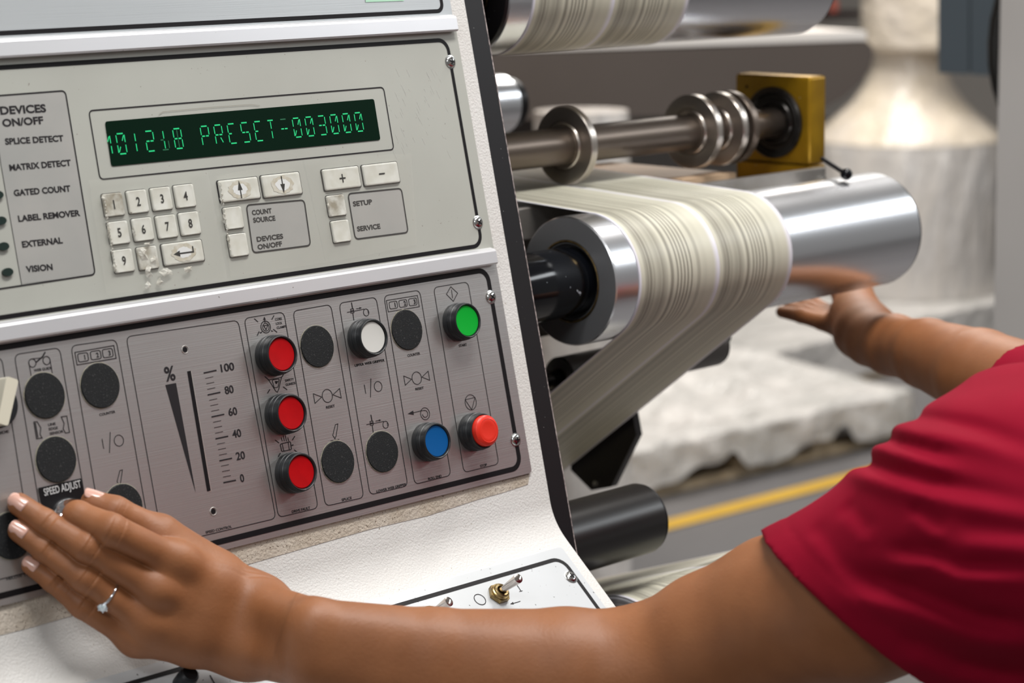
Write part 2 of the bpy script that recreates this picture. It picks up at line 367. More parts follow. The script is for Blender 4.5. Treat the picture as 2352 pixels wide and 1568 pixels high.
# LCD
I = Ink(h=H1+.0005); I.rfill([(241, 279), (859, 227), (874, 321), (256, 382)], .002); lcd = I.done('display_window', LCD, disp)
tag(lcd, 'dark green lit readout window')
segs = {'a': [(0, 1), (1, 1)], 'b': [(1, 1), (1, .5)], 'c': [(1, .5), (1, 0)], 'd': [(0, 0), (1, 0)], 'e': [(0, 0), (0, .5)], 'f': [(0, .5), (0, 1)],
        'g': [(0, .5), (.5, .5)], 'h': [(.5, .5), (1, .5)], 'j': [(.62, .6), (.95, .95)], 'm': [(.05, .05), (.38, .4)], 'i': [(.5, 1), (.5, .5)], 'l': [(.5, .5), (.5, 0)], 'k': [(.62, .4), (.95, .05)]}
chars = {'0': 'abcdefjm', '1': 'il', '2': 'abghed', '3': 'abcdgh', '8': 'abcdefgh', 'P': 'abfegh', 'R': 'abfeghk', 'E': 'afedg', 'S': 'afghcd', 'T': 'ail', '-': 'gh', ' ': ''}
hh = H1+.0007; u_a, v_a = uv(283, 353, hh); u_b, v_b = uv(828, 301, hh); cw = .0084; chh = .0138
for nm, mt, ks_ in (('lit_segments', SEG, range(20)), ('dim_segments', SEGD, (4,)), ('dim_segments', SEGD, (5,)), ('dim_segments', SEGD, (13,))):
    bm = bmesh.new()
    for k, chx in enumerate('001218 PRESET-003000'):
        if k not in ks_: continue
        uc = u_a+(u_b-u_a)*(k-1)/18.0; vc = v_a+(v_b-v_a)*(k-1)/18.0
        use = chars[chx]; use = use if mt is SEG else {'1': 'cdg', '8': 'il'}.get(chx, '') if k in (4, 5) else ('a' if chx == '-' else '')
        for sg in use:
            (x0, y0), (x1, y1) = segs[sg]
            g = .13; dx, dy = (x1-x0), (y1-y0); x0 += dx*g; x1 -= dx*g; y0 += dy*g; y1 -= dy*g
            pa = (uc+(x0-.5)*cw*.8, vc-y0*chh); pb = (uc+(x1-.5)*cw*.8, vc-y1*chh)
            if min(pa[0], pb[0]) < uv(246, 330, hh)[0]: continue
            ribbon(bm, PAN, [pa, pb], .0009 if sg in 'adgh' else .0007, hh)
    child(link(nm, bm, mt), lcd)
# indicator leds
for x, y in ((1, 507), (7, 566), (16.5, 625), (-6, 448)):
    bm = bmesh.new(); o = uv(x, y, .003); slab(bm, PAN, circ2(o, .0040, 24, .0027), .002, .0042); fix(bm)
    child(link('indicator_lamp', bm, mat('dark_green_lamp', (.01, .022, .018), .25)), disp)
# keys
def key(quad, c, worn=False, h=.0042, rad=.0016, glyph=None, stain=False):
    q = [uv(*cc(c)(p), h) for p in quad]; ul = (q[0][0]+q[3][0])/2; ur = (q[1][0]+q[2][0])/2; vt = (q[0][1]+q[1][1])/2; vb = (q[2][1]+q[3][1])/2
    bm = bmesh.new(); base = rrect([(ul, vt), (ur, vt), (ur, vb), (ul, vb)], rad); cen = np.array([(ul+ur)/2, (vt+vb)/2])
    lay = [(1.0, .002), (1.0, h-.0008), (.975, h-.0002), (.94, h), (.8, h-.0001)]; rings = []
    for s, z in lay: rings.append([bm.verts.new(Vector(P3(*(cen+(np.array(p)-cen)*s), z))) for p in base])
    for a, b in zip(rings, rings[1:]):
        for k in range(len(a)): bm.faces.new((a[k], a[(k+1) % len(a)], b[(k+1) % len(a)], b[k]))
    bm.faces.new(rings[-1]); fix(bm)
    o = child(link('key', bm, KEYW if worn else KEY, smooth=True), disp)
    if worn: tag(o, 'stained and worn cream key')
    sh = bmesh.new(); patch(sh, PAN, [tuple(cen+(np.array(p)-cen)*1.06) for p in base], H1+.0004); child(link('key_shadow_gap', sh, INKT), o)
    if stain:
        rk = random.Random(int(cen[0]*1e5)); hw, hv = (ur-ul)/2*.62, (vb-vt)/2*.86
        for f_, m_, z_ in ((1.0, mat('finger_grime', (.44, .40, .31), .5, noise=(260, (.56, .54, .47), .9)), .00006), (.62, mat('rubbed_bare_plastic', (.66, .67, .66), .4), .00012)):
            sb_ = bmesh.new(); patch(sb_, PAN, [tuple(cen+np.array([math.cos(a)*hw, math.sin(a)*hv])*f_*rk.uniform(.86, 1.06)) for a in [2*math.pi*k/30 for k in range(30)]], h+z_); child(link('wear_mark', sb_, m_), o)
    if glyph is not None:
        g = Ink(h=h+.0002); glyph(g, cen); child(link('key_legend', g.bm, INK), o)
    return o
def num(t, cp, cap=20):
    def f(g, cen):
        V, Fc = glyphs(t, .02); ys = [v[1] for v in V]; xs = [v[0] for v in V]; sc = .0062/(max(ys)-min(ys)); sx = sc*.8
        vv = [g.bm.verts.new(Vector(P3(cen[0]+(x-(max(xs)+min(xs))/2)*sx, cen[1]-(y-(max(ys)+min(ys))/2)*sc, g.h))) for x, y in V]
        for q in Fc: g.bm.faces.new([vv[i] for i in q])
    return f
def sq(cx, cy): return [(cx-105, cy-95), (cx+75, cy-113), (cx+103, cy+88), (cx-68, cy+112)]
for t, cx_, cy_, wn in (('1', 1025, 353, 1), ('2', 1243, 325, 0), ('3', 1457, 300, 0), ('4', 1668, 275, 0), ('5', 1073, 605, 0), ('6', 1290, 575, 0), ('7', 1505, 550, 0), ('8', 1712, 522, 0), ('9', 1115, 858, 0)):
    key(sq(cx_, cy_), '3', bool(wn), glyph=num(t, None))
tag(key(sq(1335, 832), '3', True), 'broken key under crumpled tape')
def arr(d):
    def f(g, cen):
        u, v = cen
        if d == 'enter':
            ribbon(g.bm, PAN, [(u+.008, v-.0035), (u+.008, v+.0004), (u-.004, v+.0004)], .0011, g.h); patch(g.bm, PAN, [(u-.009, v+.0004), (u-.0035, v-.0017), (u-.0035, v+.0025)], g.h)
        else:
            s = d; ribbon(g.bm, PAN, [(u, v+s*.0062), (u, v-s*.001)], .0010, g.h); patch(g.bm, PAN, [(u, v-s*.0064), (u-.0021, v+s*.0005), (u+.0021, v+s*.0005)], g.h)
    return f
def sgn(k):
    def f(g, cen):
        u, v = cen; ribbon(g.bm, PAN, [(u-.0029, v), (u+.0029, v)], .0010, g.h)
        if k: ribbon(g.bm, PAN, [(u, v-.0031), (u, v+.0031)], .0010, g.h+.00005)
    return f
key([(1462, 712), (1815, 660), (1850, 850), (1490, 908)], '3', False, glyph=arr('enter'), stain=True)
key([(75, 250), (380, 220), (400, 385), (100, 420)], '4', False, glyph=arr(1), stain=True); key([(410, 210), (700, 183), (725, 350), (430, 385)], '4', False, glyph=arr(-1), stain=True)
key([(877, 165), (1155, 137), (1180, 298), (905, 328)], '4', glyph=sgn(1)); key([(1187, 130), (1455, 105), (1480, 262), (1210, 293)], '4', glyph=sgn(0))
key([(110, 460), (250, 447), (275, 610), (140, 632)], '4'); key([(150, 665), (290, 652), (312, 825), (170, 842)], '4')
key([(910, 370), (1045, 352), (1065, 515), (935, 530)], '4', True); key([(945, 562), (1080, 550), (1100, 715), (970, 732)], '4')
# old tape over the keypads
I = Ink(h=.0046)
for q in (((800, 130), (1870, 40), (2050, 1030), (960, 1165)),): I.fill(q, '3')
for q in (((60, 215), (720, 90), (900, 880), (170, 1000)), ((730, 90), (1560, 40), (1610, 745), (905, 885))): I.fill(q, '4')
child(link('clear_tape', I.bm, TAPE), disp)
rr = random.Random(3)
def crump(c, x, y, sx, sy, h=.0048):
    o = uv(*cc(c)((x, y)), h); n = 9; ring = []; bm = bmesh.new()
    ctr = bm.verts.new(Vector(P3(*o, h+.0012)))
    for k in range(n):
        a = 2*math.pi*k/n; f = rr.uniform(.6, 1.15); ring.append(bm.verts.new(Vector(P3(o[0]+sx*f*math.cos(a), o[1]+sy*f*math.sin(a), h+rr.uniform(-.001, .0006)))))
    for k in range(n): bm.faces.new((ctr, ring[k], ring[(k+1) % n]))
    child(link('crumpled_tape_glint', bm, GLINT), disp)
for x, y, sx, sy in ((930, 300, .0012, .002), (960, 460, .0012, .002), (975, 600, .0011, .0045), (1205, 590, .0012, .004), (1010, 780, .0011, .002), (1030, 920, .0012, .003), (1290, 800, .004, .005), (1340, 960, .0035, .005), (1330, 710, .003, .0015),
                     (1390, 850, .003, .003), (1500, 960, .006, .003), (1700, 930, .004, .0025), (1330, 1080, .003, .003), (1440, 1050, .003, .003), (1180, 420, .001, .001)): crump('3', x, y, sx, sy)
for k_ in range(22): crump('3', 935+5.1*k_*1.0+rr.uniform(-6, 6), 300+30*k_, .0008, .0013)
for k_ in range(14): crump('4', 88+5.4*k_+rr.uniform(-5, 5), 280+39*k_, .0008, .0014)
for x, y, sx, sy in ((95, 400, .001, .003), (115, 550, .001, .004), (150, 690, .001, .0035), (920, 450, .001, .003)): crump('4', x, y, sx, sy)
I = Ink(h=H1+.0006)  # peeling edge and scratches
I.line([(1430, 1030), (1470, 1005), (1900, 965), (2260, 940), (2340, 950)], .0003, '1')
child(link('peeling_film_edge', I.bm, mat('dark_film_edge', (.25, .23, .19), .5)), disp)
I = Ink(h=H1+.0002)
rs = random.Random(11)
for k in range(46):
    x = rs.uniform(1320, 1760); y = rs.uniform(480, 1150); ln = rs.uniform(15, 75)
    I.line([(x, y), (x+ln*.45, y+ln)], .00016, '2')
child(link('fine_scratches', I.bm, mat('pale_scratch', (.52, .51, .48), .4)), disp)

# ---- push button panel ink
I = Ink(); LW = .00055
cols = [[(-140, 845), (4, 820), (80, 1310), (-60, 1345)],
        [(33, 814), (137, 798), (222, 1300), (118, 1325)], [(163, 794), (267, 779), (356, 1290), (250, 1312)],
        [(290, 773), (547, 735), (634, 1190), (375, 1252)],
        [(561, 731), (652, 716), (731, 1166), (640, 1188)], [(673, 714), (760, 699), (836, 1142), (748, 1162)],
        [(779, 696), (864, 682), (937, 1115), (850, 1136)], [(882, 679), (964, 666), (1036, 1091), (953, 1112)], [(996, 660), (1075, 647), (1146, 1065), (1066, 1085)]]
for q in cols: I.rr(q, .0045, LW)
for c, ox, oy in (('5', 0, 0), ('7', 0, 0)):
    if c == '5':
        I.line([(675, 192), (1025, 130), (1047, 245), (695, 305)], .0006, c, True)
        for (x, y), d in (((748, 238), '1'), ((862, 218), '2'), ((970, 200), '3')):
            I.rr([(x-50, y-32), (x+40, y-46), (x+52, y+28), (x-38, y+42)], .0015, .0006, c); I.text(d, (x-14, y+24), (x+18, y+18), 11, c, .03)
    else:
        I.line([(197, 260), (570, 200), (593, 335), (220, 397)], .0005, c, True)
        for (x, y), d in (((280, 317), '1'), ((397, 298), '2'), ((514, 279), '3')):
            I.rr([(x-52, y-37), (x+42, y-52), (x+54, y+32), (x-40, y+47)], .0015, .0005, c); I.text(d, (x-16, y+29), (x+18, y+23), 10.5, c, .03)
for t, a, b, c, cap in (('CORE', (668, 507), (748, 495), '6', 5.6), ('LOCK', (678, 557), (752, 545), '6', 5.6), ('CLAMPS', (688, 607), (803, 588), '6', 5.6), ('SAFETY', (788, 1240), (893, 1220), '6', 5.6), ('GUARDS', (795, 1290), (912, 1266), '6', 5.6),
                        ('UPPER WEB GRIPPER', (1625, 1062), (1982, 993), '6', 5.8), ('RESET', (1280, 1562), (1385, 1540), '6', 5.8), ('COUNTER', (428, 941), (578, 912), '7', 5.8), ('START', (1045, 824), (1140, 806), '7', 5.8),
                        ('RESET', (523, 1343), (622, 1325), '7', 5.8), ('DRIVE FAULT', (870, 1455), (1088, 1405), '8', 6), ('SPLICE', (1468, 1312), (1587, 1285), '8', 6), ('LOWER WEB GRIPPER', (55, 1210), (413, 1122), '9', 5.8),
                        ('ROLL END', (677, 1060), (835, 1022), '9', 5.8), ('STOP', (1300, 908), (1380, 889), '9', 6), ('WEB GUIDE', (290, 370), (452, 344), '5', 6), ('LINE', (418, 858), (485, 846), '5', 6), ('EDGE', (425, 897), (505, 882), '5', 6),
                        ('SENSOR', (432, 938), (555, 914), '5', 6), ('COUNTER', (880, 768), (1022, 738), '5', 6), ('SIDE', (-40, 936), (65, 915), '5', 6), ('SPEED CONTROL', (1505, 468), (1697, 423), 'h', 6), ('HI/LOW TORQUE', (35, 812), (290, 755), 'h', 6)):
    I.text(t, a, b, cap, c, .022)
def reset(c, x, y):
    o = I.q((x, y), c); I.circ((x, y), .0047, .0005, c)
    ribbon(I.bm, PAN, [(o[0]-.0125, o[1]-.0035), (o[0]-.0125, o[1]+.0035), (o[0]-.0053, o[1])], .0005, I.h, True)
    ribbon(I.bm, PAN, [(o[0]+.0125, o[1]-.0035), (o[0]+.0125, o[1]+.0035), (o[0]+.0053, o[1])], .0005, I.h, True)
reset('6', 1318, 1405); reset('7', 562, 1192)
def io(c, x, y, wd=.0005):
    o = I.q((x, y), c); ribbon(I.bm, PAN, [(o[0]-.0065, o[1]-.0034), (o[0]-.0065, o[1]+.0034)], wd, I.h)
    ribbon(I.bm, PAN, [(o[0]+.0008, o[1]-.0068), (o[0]-.0026, o[1]+.0068)], wd, I.h)
    ribbon(I.bm, PAN, circ2((o[0]+.0064, o[1]), .0037, 32), wd, I.h, True)
io('5', 1000, 1000); io('6', 1850, 1308)
I.line([(970, 95), (1053, 172), (1001, 270), (918, 185)], .0005, '7', True); I.line([(979, 130), (992, 235)], .0005, '7')
I.circ((1210, 123), .0058, .0005, '9'); I.line([(1143, 92), (1262, 64), (1222, 212)], .0005, '9', True)
# roll-end arrow and spiral
I.fill([(452, 262), (518, 222), (526, 274)], '9'); I.line([(520, 248), (600, 228), (655, 218)], .0005, '9'); I.circ((662, 260), .0045, .0005, '9'); I.circ((662, 262), .0026, .0005, '9', -1.7, 3.2)
def gripper(c, x, y, d):
    I.line([(x-5, y-105), (x+10, y-25)], .0008, c); I.line([(x+12, y+25), (x+25, y+112)], .0006, c)
    I.line([(x-58, y+15), (x+50, y-4), (x+150, y-25)], .0005, c); I.line([(x-15, y-24), (x+20, y-28), (x+26, y+18), (x-10, y+24)], .0005, c, True); I.fill([(x-12, y-8), (x+22, y-12), (x+24, y+2), (x-9, y+8)], c)
    I.line([(x+52, y-28), (x+98, y-36)], .0005, c); I.fill([(x+90, y-48), (x+120, y-40), (x+94, y-24)], c)
    I.circ((x+172, y+16), .0026, .0005, c); I.text(d, (x+164, y+32), (x+184, y+28), 6.2, c, .03)
gripper('6', 1612, 388, '1')
def shift(c, x, y): return None
gripper('8', 1845, 376, '2')
def pencil(c, x, y, s=1.0):
    I.line([(x, y), (x+30*s, y-8*s), (x+10*s, y+130*s), (x-5*s, y+170*s), (x-32*s, y+128*s)], .0005, c, True); I.line([(x-60*s, y+198*s), (x+45*s, y+178*s)], .0005, c)
pencil('8', 1415, 390); pencil('5', 1080, 1255, .78)
# core lock clamps symbol
I.circ((578, 578), .0042, .0006, '6'); I.circ((580, 580), .0028, .0005, '6'); I.line([(555, 562), (603, 555), (583, 612)], .0006, '6', True); I.fill([(560, 455), (546, 495), (580, 490)], '6'); I.line([(565, 490), (570, 530)], .0006, '6')
I.fill([(500, 648), (540, 628), (525, 655)], '6'); I.fill([(640, 615), (672, 630), (648, 634)], '6')
for a, b in (((440, 478), (486, 518)), ((678, 440), (650, 490)), ((500, 630), (476, 682)), ((668, 604), (714, 642))): I.line([a, b], .0006, '6')
# safety guard triangle
I.line([(615, 1215), (768, 1182), (735, 1325), (718, 1362), (700, 1350)], .0005, '6', True); I.rr([(655, 1215), (742, 1200), (728, 1300), (680, 1310)], .001, .0005, '6'); I.fill([(690, 1225), (728, 1228), (712, 1262), (694, 1255)], '6')
for a, b in (((565, 1172), (615, 1215)), ((800, 1135), (770, 1182)), ((628, 1328), (598, 1376)), ((788, 1296), (836, 1332))): I.line([a, b], .0006, '6')
# motor symbol
I.rr([(752, 625), (875, 595), (888, 690), (770, 715)], .001, .0006, '8'); I.line([(775, 620), (795, 708)], .0005, '8'); I.line([(848, 602), (862, 694)], .0005, '8'); I.line([(888, 640), (910, 634)], .0008, '8')
for x in (765, 790, 815, 843): I.line([(x, 520 if x in (790, 815) else 545), (x+12, 590)], .0005, '8')
for a, b in (((690, 575), (738, 612)), ((928, 528), (898, 578)), ((755, 730), (727, 778)), ((920, 692), (964, 730))): I.line([a, b], .0006, '8')
# web guide symbol, line/edge sensor symbols
I.circ((292, 288), .0027, .0006, '5'); I.circ((420, 265), .0027, .0006, '5'); I.line([(260, 280), (282, 405)], .0005, '5'); I.line([(452, 262), (472, 380)], .0005, '5'); I.line([(290, 250), (385, 240)], .0005, '5'); I.line([(328, 280), (385, 230), (408, 188)], .0010, '5')
I.line([(305, 818), (335, 815), (368, 870), (362, 930), (380, 962), (330, 970)], .0006, '5', True); I.line([(318, 825), (342, 960)], .0008, '5'); I.line([(552, 772), (602, 765), (627, 912), (590, 918), (570, 880), (578, 830)], .0006, '5', True)
# speed scale
I.text('%', (1462, 458), (1580, 438), 33, '5', .02); I.fill([(1490, 485), (1585, 467), (1763, 1458)], '5')
for i, (t, a, b) in enumerate((('100', (1975, 373), (2095, 352)), ('80', (2012, 572), (2090, 556)), ('60', (2045, 768), (2122, 752)), ('40', (2080, 966), (2158, 949)), ('20', (2113, 1165), (2192, 1149)), ('0', (2150, 1362), (2185, 1354)))): I.text(t, a, b, 18, '5', .02)
A0, B0, A5, B5 = np.array((1835, 378)), np.array((1950, 353)), np.array((2012, 1365)), np.array((2125, 1342))
for k in range(21):
    t = k/20; a = A0*(1-t)+A5*t; b = B0*(1-t)+B5*t
    if k % 4 == 0: I.line([tuple(a), tuple(b)], .0010, '5')
    else: I.line([tuple(a+(b-a)*.05), tuple(a+(b-a)*.67)], .0004, '5')
I.done('printed_lettering', INKT, lowp)
# slot, holes
I = Ink(h=H1+.0002); I.line([(1702, 360), (1882, 1440)], .0030, '5'); sl = I.done('slider_slot', INK, lowp)
I = Ink(h=H1+.00015); I.line([(1716, 362), (1896, 1446)], .0018, '5'); child(link('slot_edge', I.bm, mat('bright_cut_edge', (.7, .7, .66), .3, .8)), sl)
for c, p in (('5', (1665, 167)), ('h', (1574, 302))):
    o = uv(*cc(c)(p), H1); bm = bmesh.new(); lathe(bm, P3(*o, H1+.0001), -PN, [(.0, .0030), (.0004, .0027), (-.0010, .0019), (-.003, .0019)], 32)
    hole = child(link('screw_hole', bm, mat('countersunk_rim', (.6, .58, .55), .35, .7), smooth=True), lowp)
    bm = bmesh.new(); lathe(bm, P3(*o, H1+.0001), -PN, [(.0001, .0019), (.0001, 0)], 24); child(link('bore', bm, INK), hole)
# black blanking plugs
for x, y, r in ((729.2, 795.2, .0150), (935.1, 757.1, .0150), (776.6, 1059.9, .0150), (230.7, 885, .0150), (103.3, 908, .0150), (129.6, 1054.9, .0150), (878.7, 1036.8, .0150), (284, 1163, .0148), (26, 1230, .0152)):
    o = uv(x, y, .003); bm = bmesh.new(); lathe(bm, P3(*o, H1), -PN, [(0, .01505), (.0009, .0151), (.0013, .0147), (.0014, .010), (.0014, 0)], 64)
    child(link('blanking_plug', bm, PLUG, smooth=True), lowp)
    bm = bmesh.new(); n = 64; rj = random.Random(int(x))
    lathe(bm, P3(*o, H1), -PN, [(.0002, .01505), (.0002, .0157)], 64)
    for v in bm.verts: v.co += Vector((rj.uniform(-.0003, .0003), 0, rj.uniform(-.0003, .0003)))
    child(link('adhesive_residue', bm, mat('old_adhesive', (.40, .37, .29), .6, alpha=.8)), lowp)
# push buttons
def button(fx, fy, m, name='push_button', lab='', cap_h=.0112, cap_r=.0117, dome=0, flush=True):
    o = uv(fx, fy, .0125); bm = bmesh.new()
    pr = [(0, .0143), (.002, .0147), (.0042, .0147), (.0046, .0141), (.0052, .0141), (.0056, .0146), (.0086, .0144), (.0090, .0140), (.0122, .0137), (.0132, .0133), (.0136, .0126), (.0132, .0121), (.0122, .0118), (.0102, .0118), (.0102, 0)]
    lathe(bm, P3(*o, H1), -PN, pr, 72); b = child(link(name, bm, RUB, smooth=True), lowp); b['label'] = lab
    bm = bmesh.new()
    if dome: lathe(bm, P3(*o, H1), -PN, [(.0085, cap_r-.0004), (.0140, cap_r), (.0170, cap_r-.0002), (.0184, cap_r-.0016), (.0188, cap_r-.0030), (.0186, cap_r-.0033), (.0187, cap_r-.0036), (.0184, cap_r*.5), (.0182, 0)], 64)
    else: lathe(bm, P3(*o, H1), -PN, [(.0104, cap_r), (cap_h+.0004, cap_r), (cap_h+.0010, cap_r-.0006), (cap_h+.0008, cap_r*.6), (cap_h+.0006, 0)], 64)
    child(link('button_cap', bm, m, smooth=True), b); return b
button(643, 814, REDC, lab='red push button for core lock clamps, top of three'); button(665, 949, REDC, lab='red push button below the safety guards symbol'); button(688.5, 1084, REDC, lab='red push button below the motor symbol')
button(853, 775, WHITEC, lab='white push button for upper web gripper'); button(1069, 737, GREENC, lab='green start push button', cap_r=.0119)
button(999, 1013, BLUEC, lab='blue roll end push button', cap_r=.0119); button(1105, 990, REDO, lab='orange-red stop push button standing proud', cap_r=.0119, dome=1)
# rotary switch at the left edge with cream lever
o = uv(-8, 930, .004); bm = bmesh.new(); lathe(bm, P3(*o, H1), -PN, [(0, .0150), (.003, .0150), (.004, .014), (.004, 0)], 64); rs_ = child(link('rotary_switch', bm, RUB, smooth=True), lowp)
bm = bmesh.new(); d = np.array([.42, -.9]); nn_ = np.array([.9, .42]); slab(bm, PAN, rrect([tuple(o+d*.017+nn_*.0045), tuple(o+d*.017-nn_*.0045), tuple(o-d*.014-nn_*.004), tuple(o-d*.014+nn_*.004)], .002), .005, .017); fix(bm); child(link('lever', bm, CREAM), rs_)
# SPEED ADJUST label and chrome knob
I = Ink(h=H1+.0006); I.fill([(282, 130), (598, 58), (650, 300), (330, 370)], 'h'); lb = I.done('speed_label', INK, lowp); tag(lb, 'black label reading SPEED ADJUST')
I = Ink(h=H1+.0009); I.text('SPEED ADJUST', (310, 190), (582, 124), 17, 'h', .016); child(link('label_lettering', I.bm, mat('pale_grey_ink', (.45, .45, .45), .4)), lb)
o = uv(160, 1190, .004); bm = bmesh.new(); lathe(bm, P3(*o, H1), -PN, [(0, .0135), (.003, .0135), (.0045, .0125), (.0046, .009), (.006, .0088), (.020, .0082), (.0215, .0072), (.0215, 0)], 64)
kn = child(link('speed_knob', bm, CHROME, smooth=True), lowp); tag(kn, 'chrome speed knob pinched by the fingers')
bm = bmesh.new()
for k in range(28):
    a = 2*math.pi*k/28; c_ = o+.0083*np.array([math.cos(a), math.sin(a)]); tube(bm, [P3(*c_, .009), P3(*c_, .020)], .0006, 6)
child(link('knurling', bm, CHROME), kn)
# screws
def screw(O, N, par, r=.0046, rot=.4):
    O, N = Vector(O), Vector(N).normalized(); bm = bmesh.new()
    lathe(bm, O, N, [(0, r*1.12), (.0002, r*1.14), (.0003, r), (.0008, r*.98), (.0017, r*.80), (.0022, r*.45), (.0024, 0)], 40)
    s = child(link('screw', bm, SCREW, smooth=True), par)
    bm = bmesh.new(); U = N.orthogonal().normalized(); U = Matrix.Rotation(rot, 3, N) @ U; V = N.cross(U)
    for A, B in ((U, V), (V, U)):
        prism(bm, [O+N*.0021+A*r*.52+B*r*.11, O+N*.0021+A*r*.52-B*r*.11, O+N*.0021-A*r*.52-B*r*.11, O+N*.0021-A*r*.52+B*r*.11], N*.00045)
    child(link('cross_slot', bm, INK), s); return s
for x, y, par, rt in ((1034, 142, disp, .5), (1097, 511, disp, .1), (1127, 682, lowp, .0), (1184, 1010, lowp, .7)): screw(panel(x, y, H1), -PN, par, .0047, rt)
# green sticker at the very top
I = Ink(h=H1+.0004); I.fill([(838, -60), (925, -62), (928, 2), (840, 5)]); tag(child(link('sticker', I.bm, mat('pale_green_paper', (.38, .62, .46), .6)), upper), 'pale green sticker')

I = Ink(h=.0003)  # beige band: ingrained dirt with the plate's cast shadow painted in
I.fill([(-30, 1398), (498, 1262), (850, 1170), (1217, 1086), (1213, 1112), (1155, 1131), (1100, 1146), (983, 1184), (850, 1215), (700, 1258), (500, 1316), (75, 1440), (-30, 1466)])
st = child(link('dirt_shadow_band', I.bm, mat('dirt_and_panel_shadow', (.43, .365, .29), .6, noise=(40, (.52, .46, .39), .9), specks=(700, (.14, .10, .07), .66), bump=(420, .0011))), console); tag(st, 'beige band of ingrained dirt and painted shadow below the panel')
I = Ink(h=.0003)  # dark mottled line along the panel's lower edge
I.line([(-30, 1396), (498, 1264), (850, 1172), (1215, 1088)], .0011)
child(link('dark_edge_line', I.bm, mat('mottled_dark_brown', (.17, .13, .10), .7, noise=(500, (.45, .40, .33), 1))), console)
# ------------------------------------------------------------------ shelf plate
tq = cc('t'); p_tr = suv(*tq((930, 862))); p_rb = suv(*tq((1330, 1450))); p_tl = suv(187, 1562)
ur = (p_tr[0]+p_rb[0])/2; vt = p_tr[1]
bm = bmesh.new(); slab(bm, SHE, [(-.5, vt), (-.5, .255)]+[(ur, .255)]+rrect([(ur, .255), (ur, vt), (-.5, vt)], .004)[6:12], .0001, .0012); fix(bm)
shelf = link('switch_panel', bm, mat('scuffed_pale_blue_grey_plate', (.57, .59, .61), .35, .15, noise=(11, (.50, .52, .53), .7), specks=(380, (.12, .12, .12), .72)))
tag(shelf, 'pale scuffed panel with toggle switches on the slanted console shelf', 'control panel')
I = Ink(SHE, .0015)
qa = suv(*tq((830, 1020))); ub = suv(*tq((1040, 1180)))[0]+.0012; vb_ = qa[1]; rad = .010
pts = [(-.5, vb_)]+[(ub-rad+rad*math.sin(t), vb_+rad-rad*math.cos(t)) for t in np.linspace(0, math.pi/2, 8)]+[(ub, .24)]
ribbon(I.bm, SHE, pts, .0034, .0014); child(link('border_line', I.bm, INK), shelf)
I = Ink(SHE, .0015)
o = suv(*cc('s')((906, 828))); ribbon(I.bm, SHE, circ2(o, .0048, 36), .0006, .0015, True)
I.line([(1222, 698), (1258, 752)], .0006, 's'); I.line([(1240, 752), (1268, 745)], .0004, 's'); I.line([(1185, 852), (1250, 832)], .0005, 's'); I.fill([(1165, 855), (1188, 838), (1196, 858)], 's')
o2 = uv(0, 0)
I.line([(1550, 1510), (1600, 1600)], .0008, 'h')
child(link('printed_marks', I.bm, INKT), shelf)
screw(hit(1311, 1325, BEND-SN*.0012, SN), -SN, shelf, .0050, .9)
def toggle(x, y, tip, h, name='toggle_switch', ang=0):
    O = Vector(hit(x, y, BEND-SN*.0014, SN)); N = Vector(-SN); bm = bmesh.new()
    U = Vector((1, 0, 0)); V = N.cross(U); r = .0086
    prism(bm, [O+(U*math.cos(a)+V*math.sin(a))*r for a in [ang+math.pi/3*k for k in range(6)]], N*.0035); fix(bm)
    nut = child(link('toggle_switch', bm, BRASS), shelf)
    bm = bmesh.new(); lathe(bm, O+N*.0035, N, [(0, .0072), (.0014, .0070), (.0018, .0060), (.0030, .0058), (.0034, .0052), (.0030, .0038), (.0010, .0036)], 40); child(link('threaded_collar', bm, BRASS, smooth=True), nut)
    bm = bmesh.new(); T = Vector(at(*tip, h)); A = O+N*.005; L = T-A
    tube(bm, [A-L.normalized()*.002, A, A+L*.12, A+L*.5, A+L*.9, A+L*.97, T], [.0030, .0033, .0023, .0030, .0038, .0036, .0018], 20)
    child(link('lever', bm, mat('satin_nickel', (.56, .51, .47), .18, 1), smooth=True), nut)
def pd(P): return (np.array(P)-CAM) @ M[:, 2]
o = hit(1146, 1365, BEND, SN); toggle(1144, 1366, (1192, 1327), pd(o)-.024)
o = hit(1000, 1405, BEND, SN); toggle(985, 1418, (1033, 1380), pd(o)-.024)
# a round control at the lower left of the shelf
P = hit(420, 1572, BEND-SN*.0014, SN); bm = bmesh.new(); lathe(bm, P, -SN, [(0, .0072), (.012, .0066), (.0135, .0052), (.0135, 0)], 40); child(link('control_knob', bm, RUB, smooth=True), shelf)

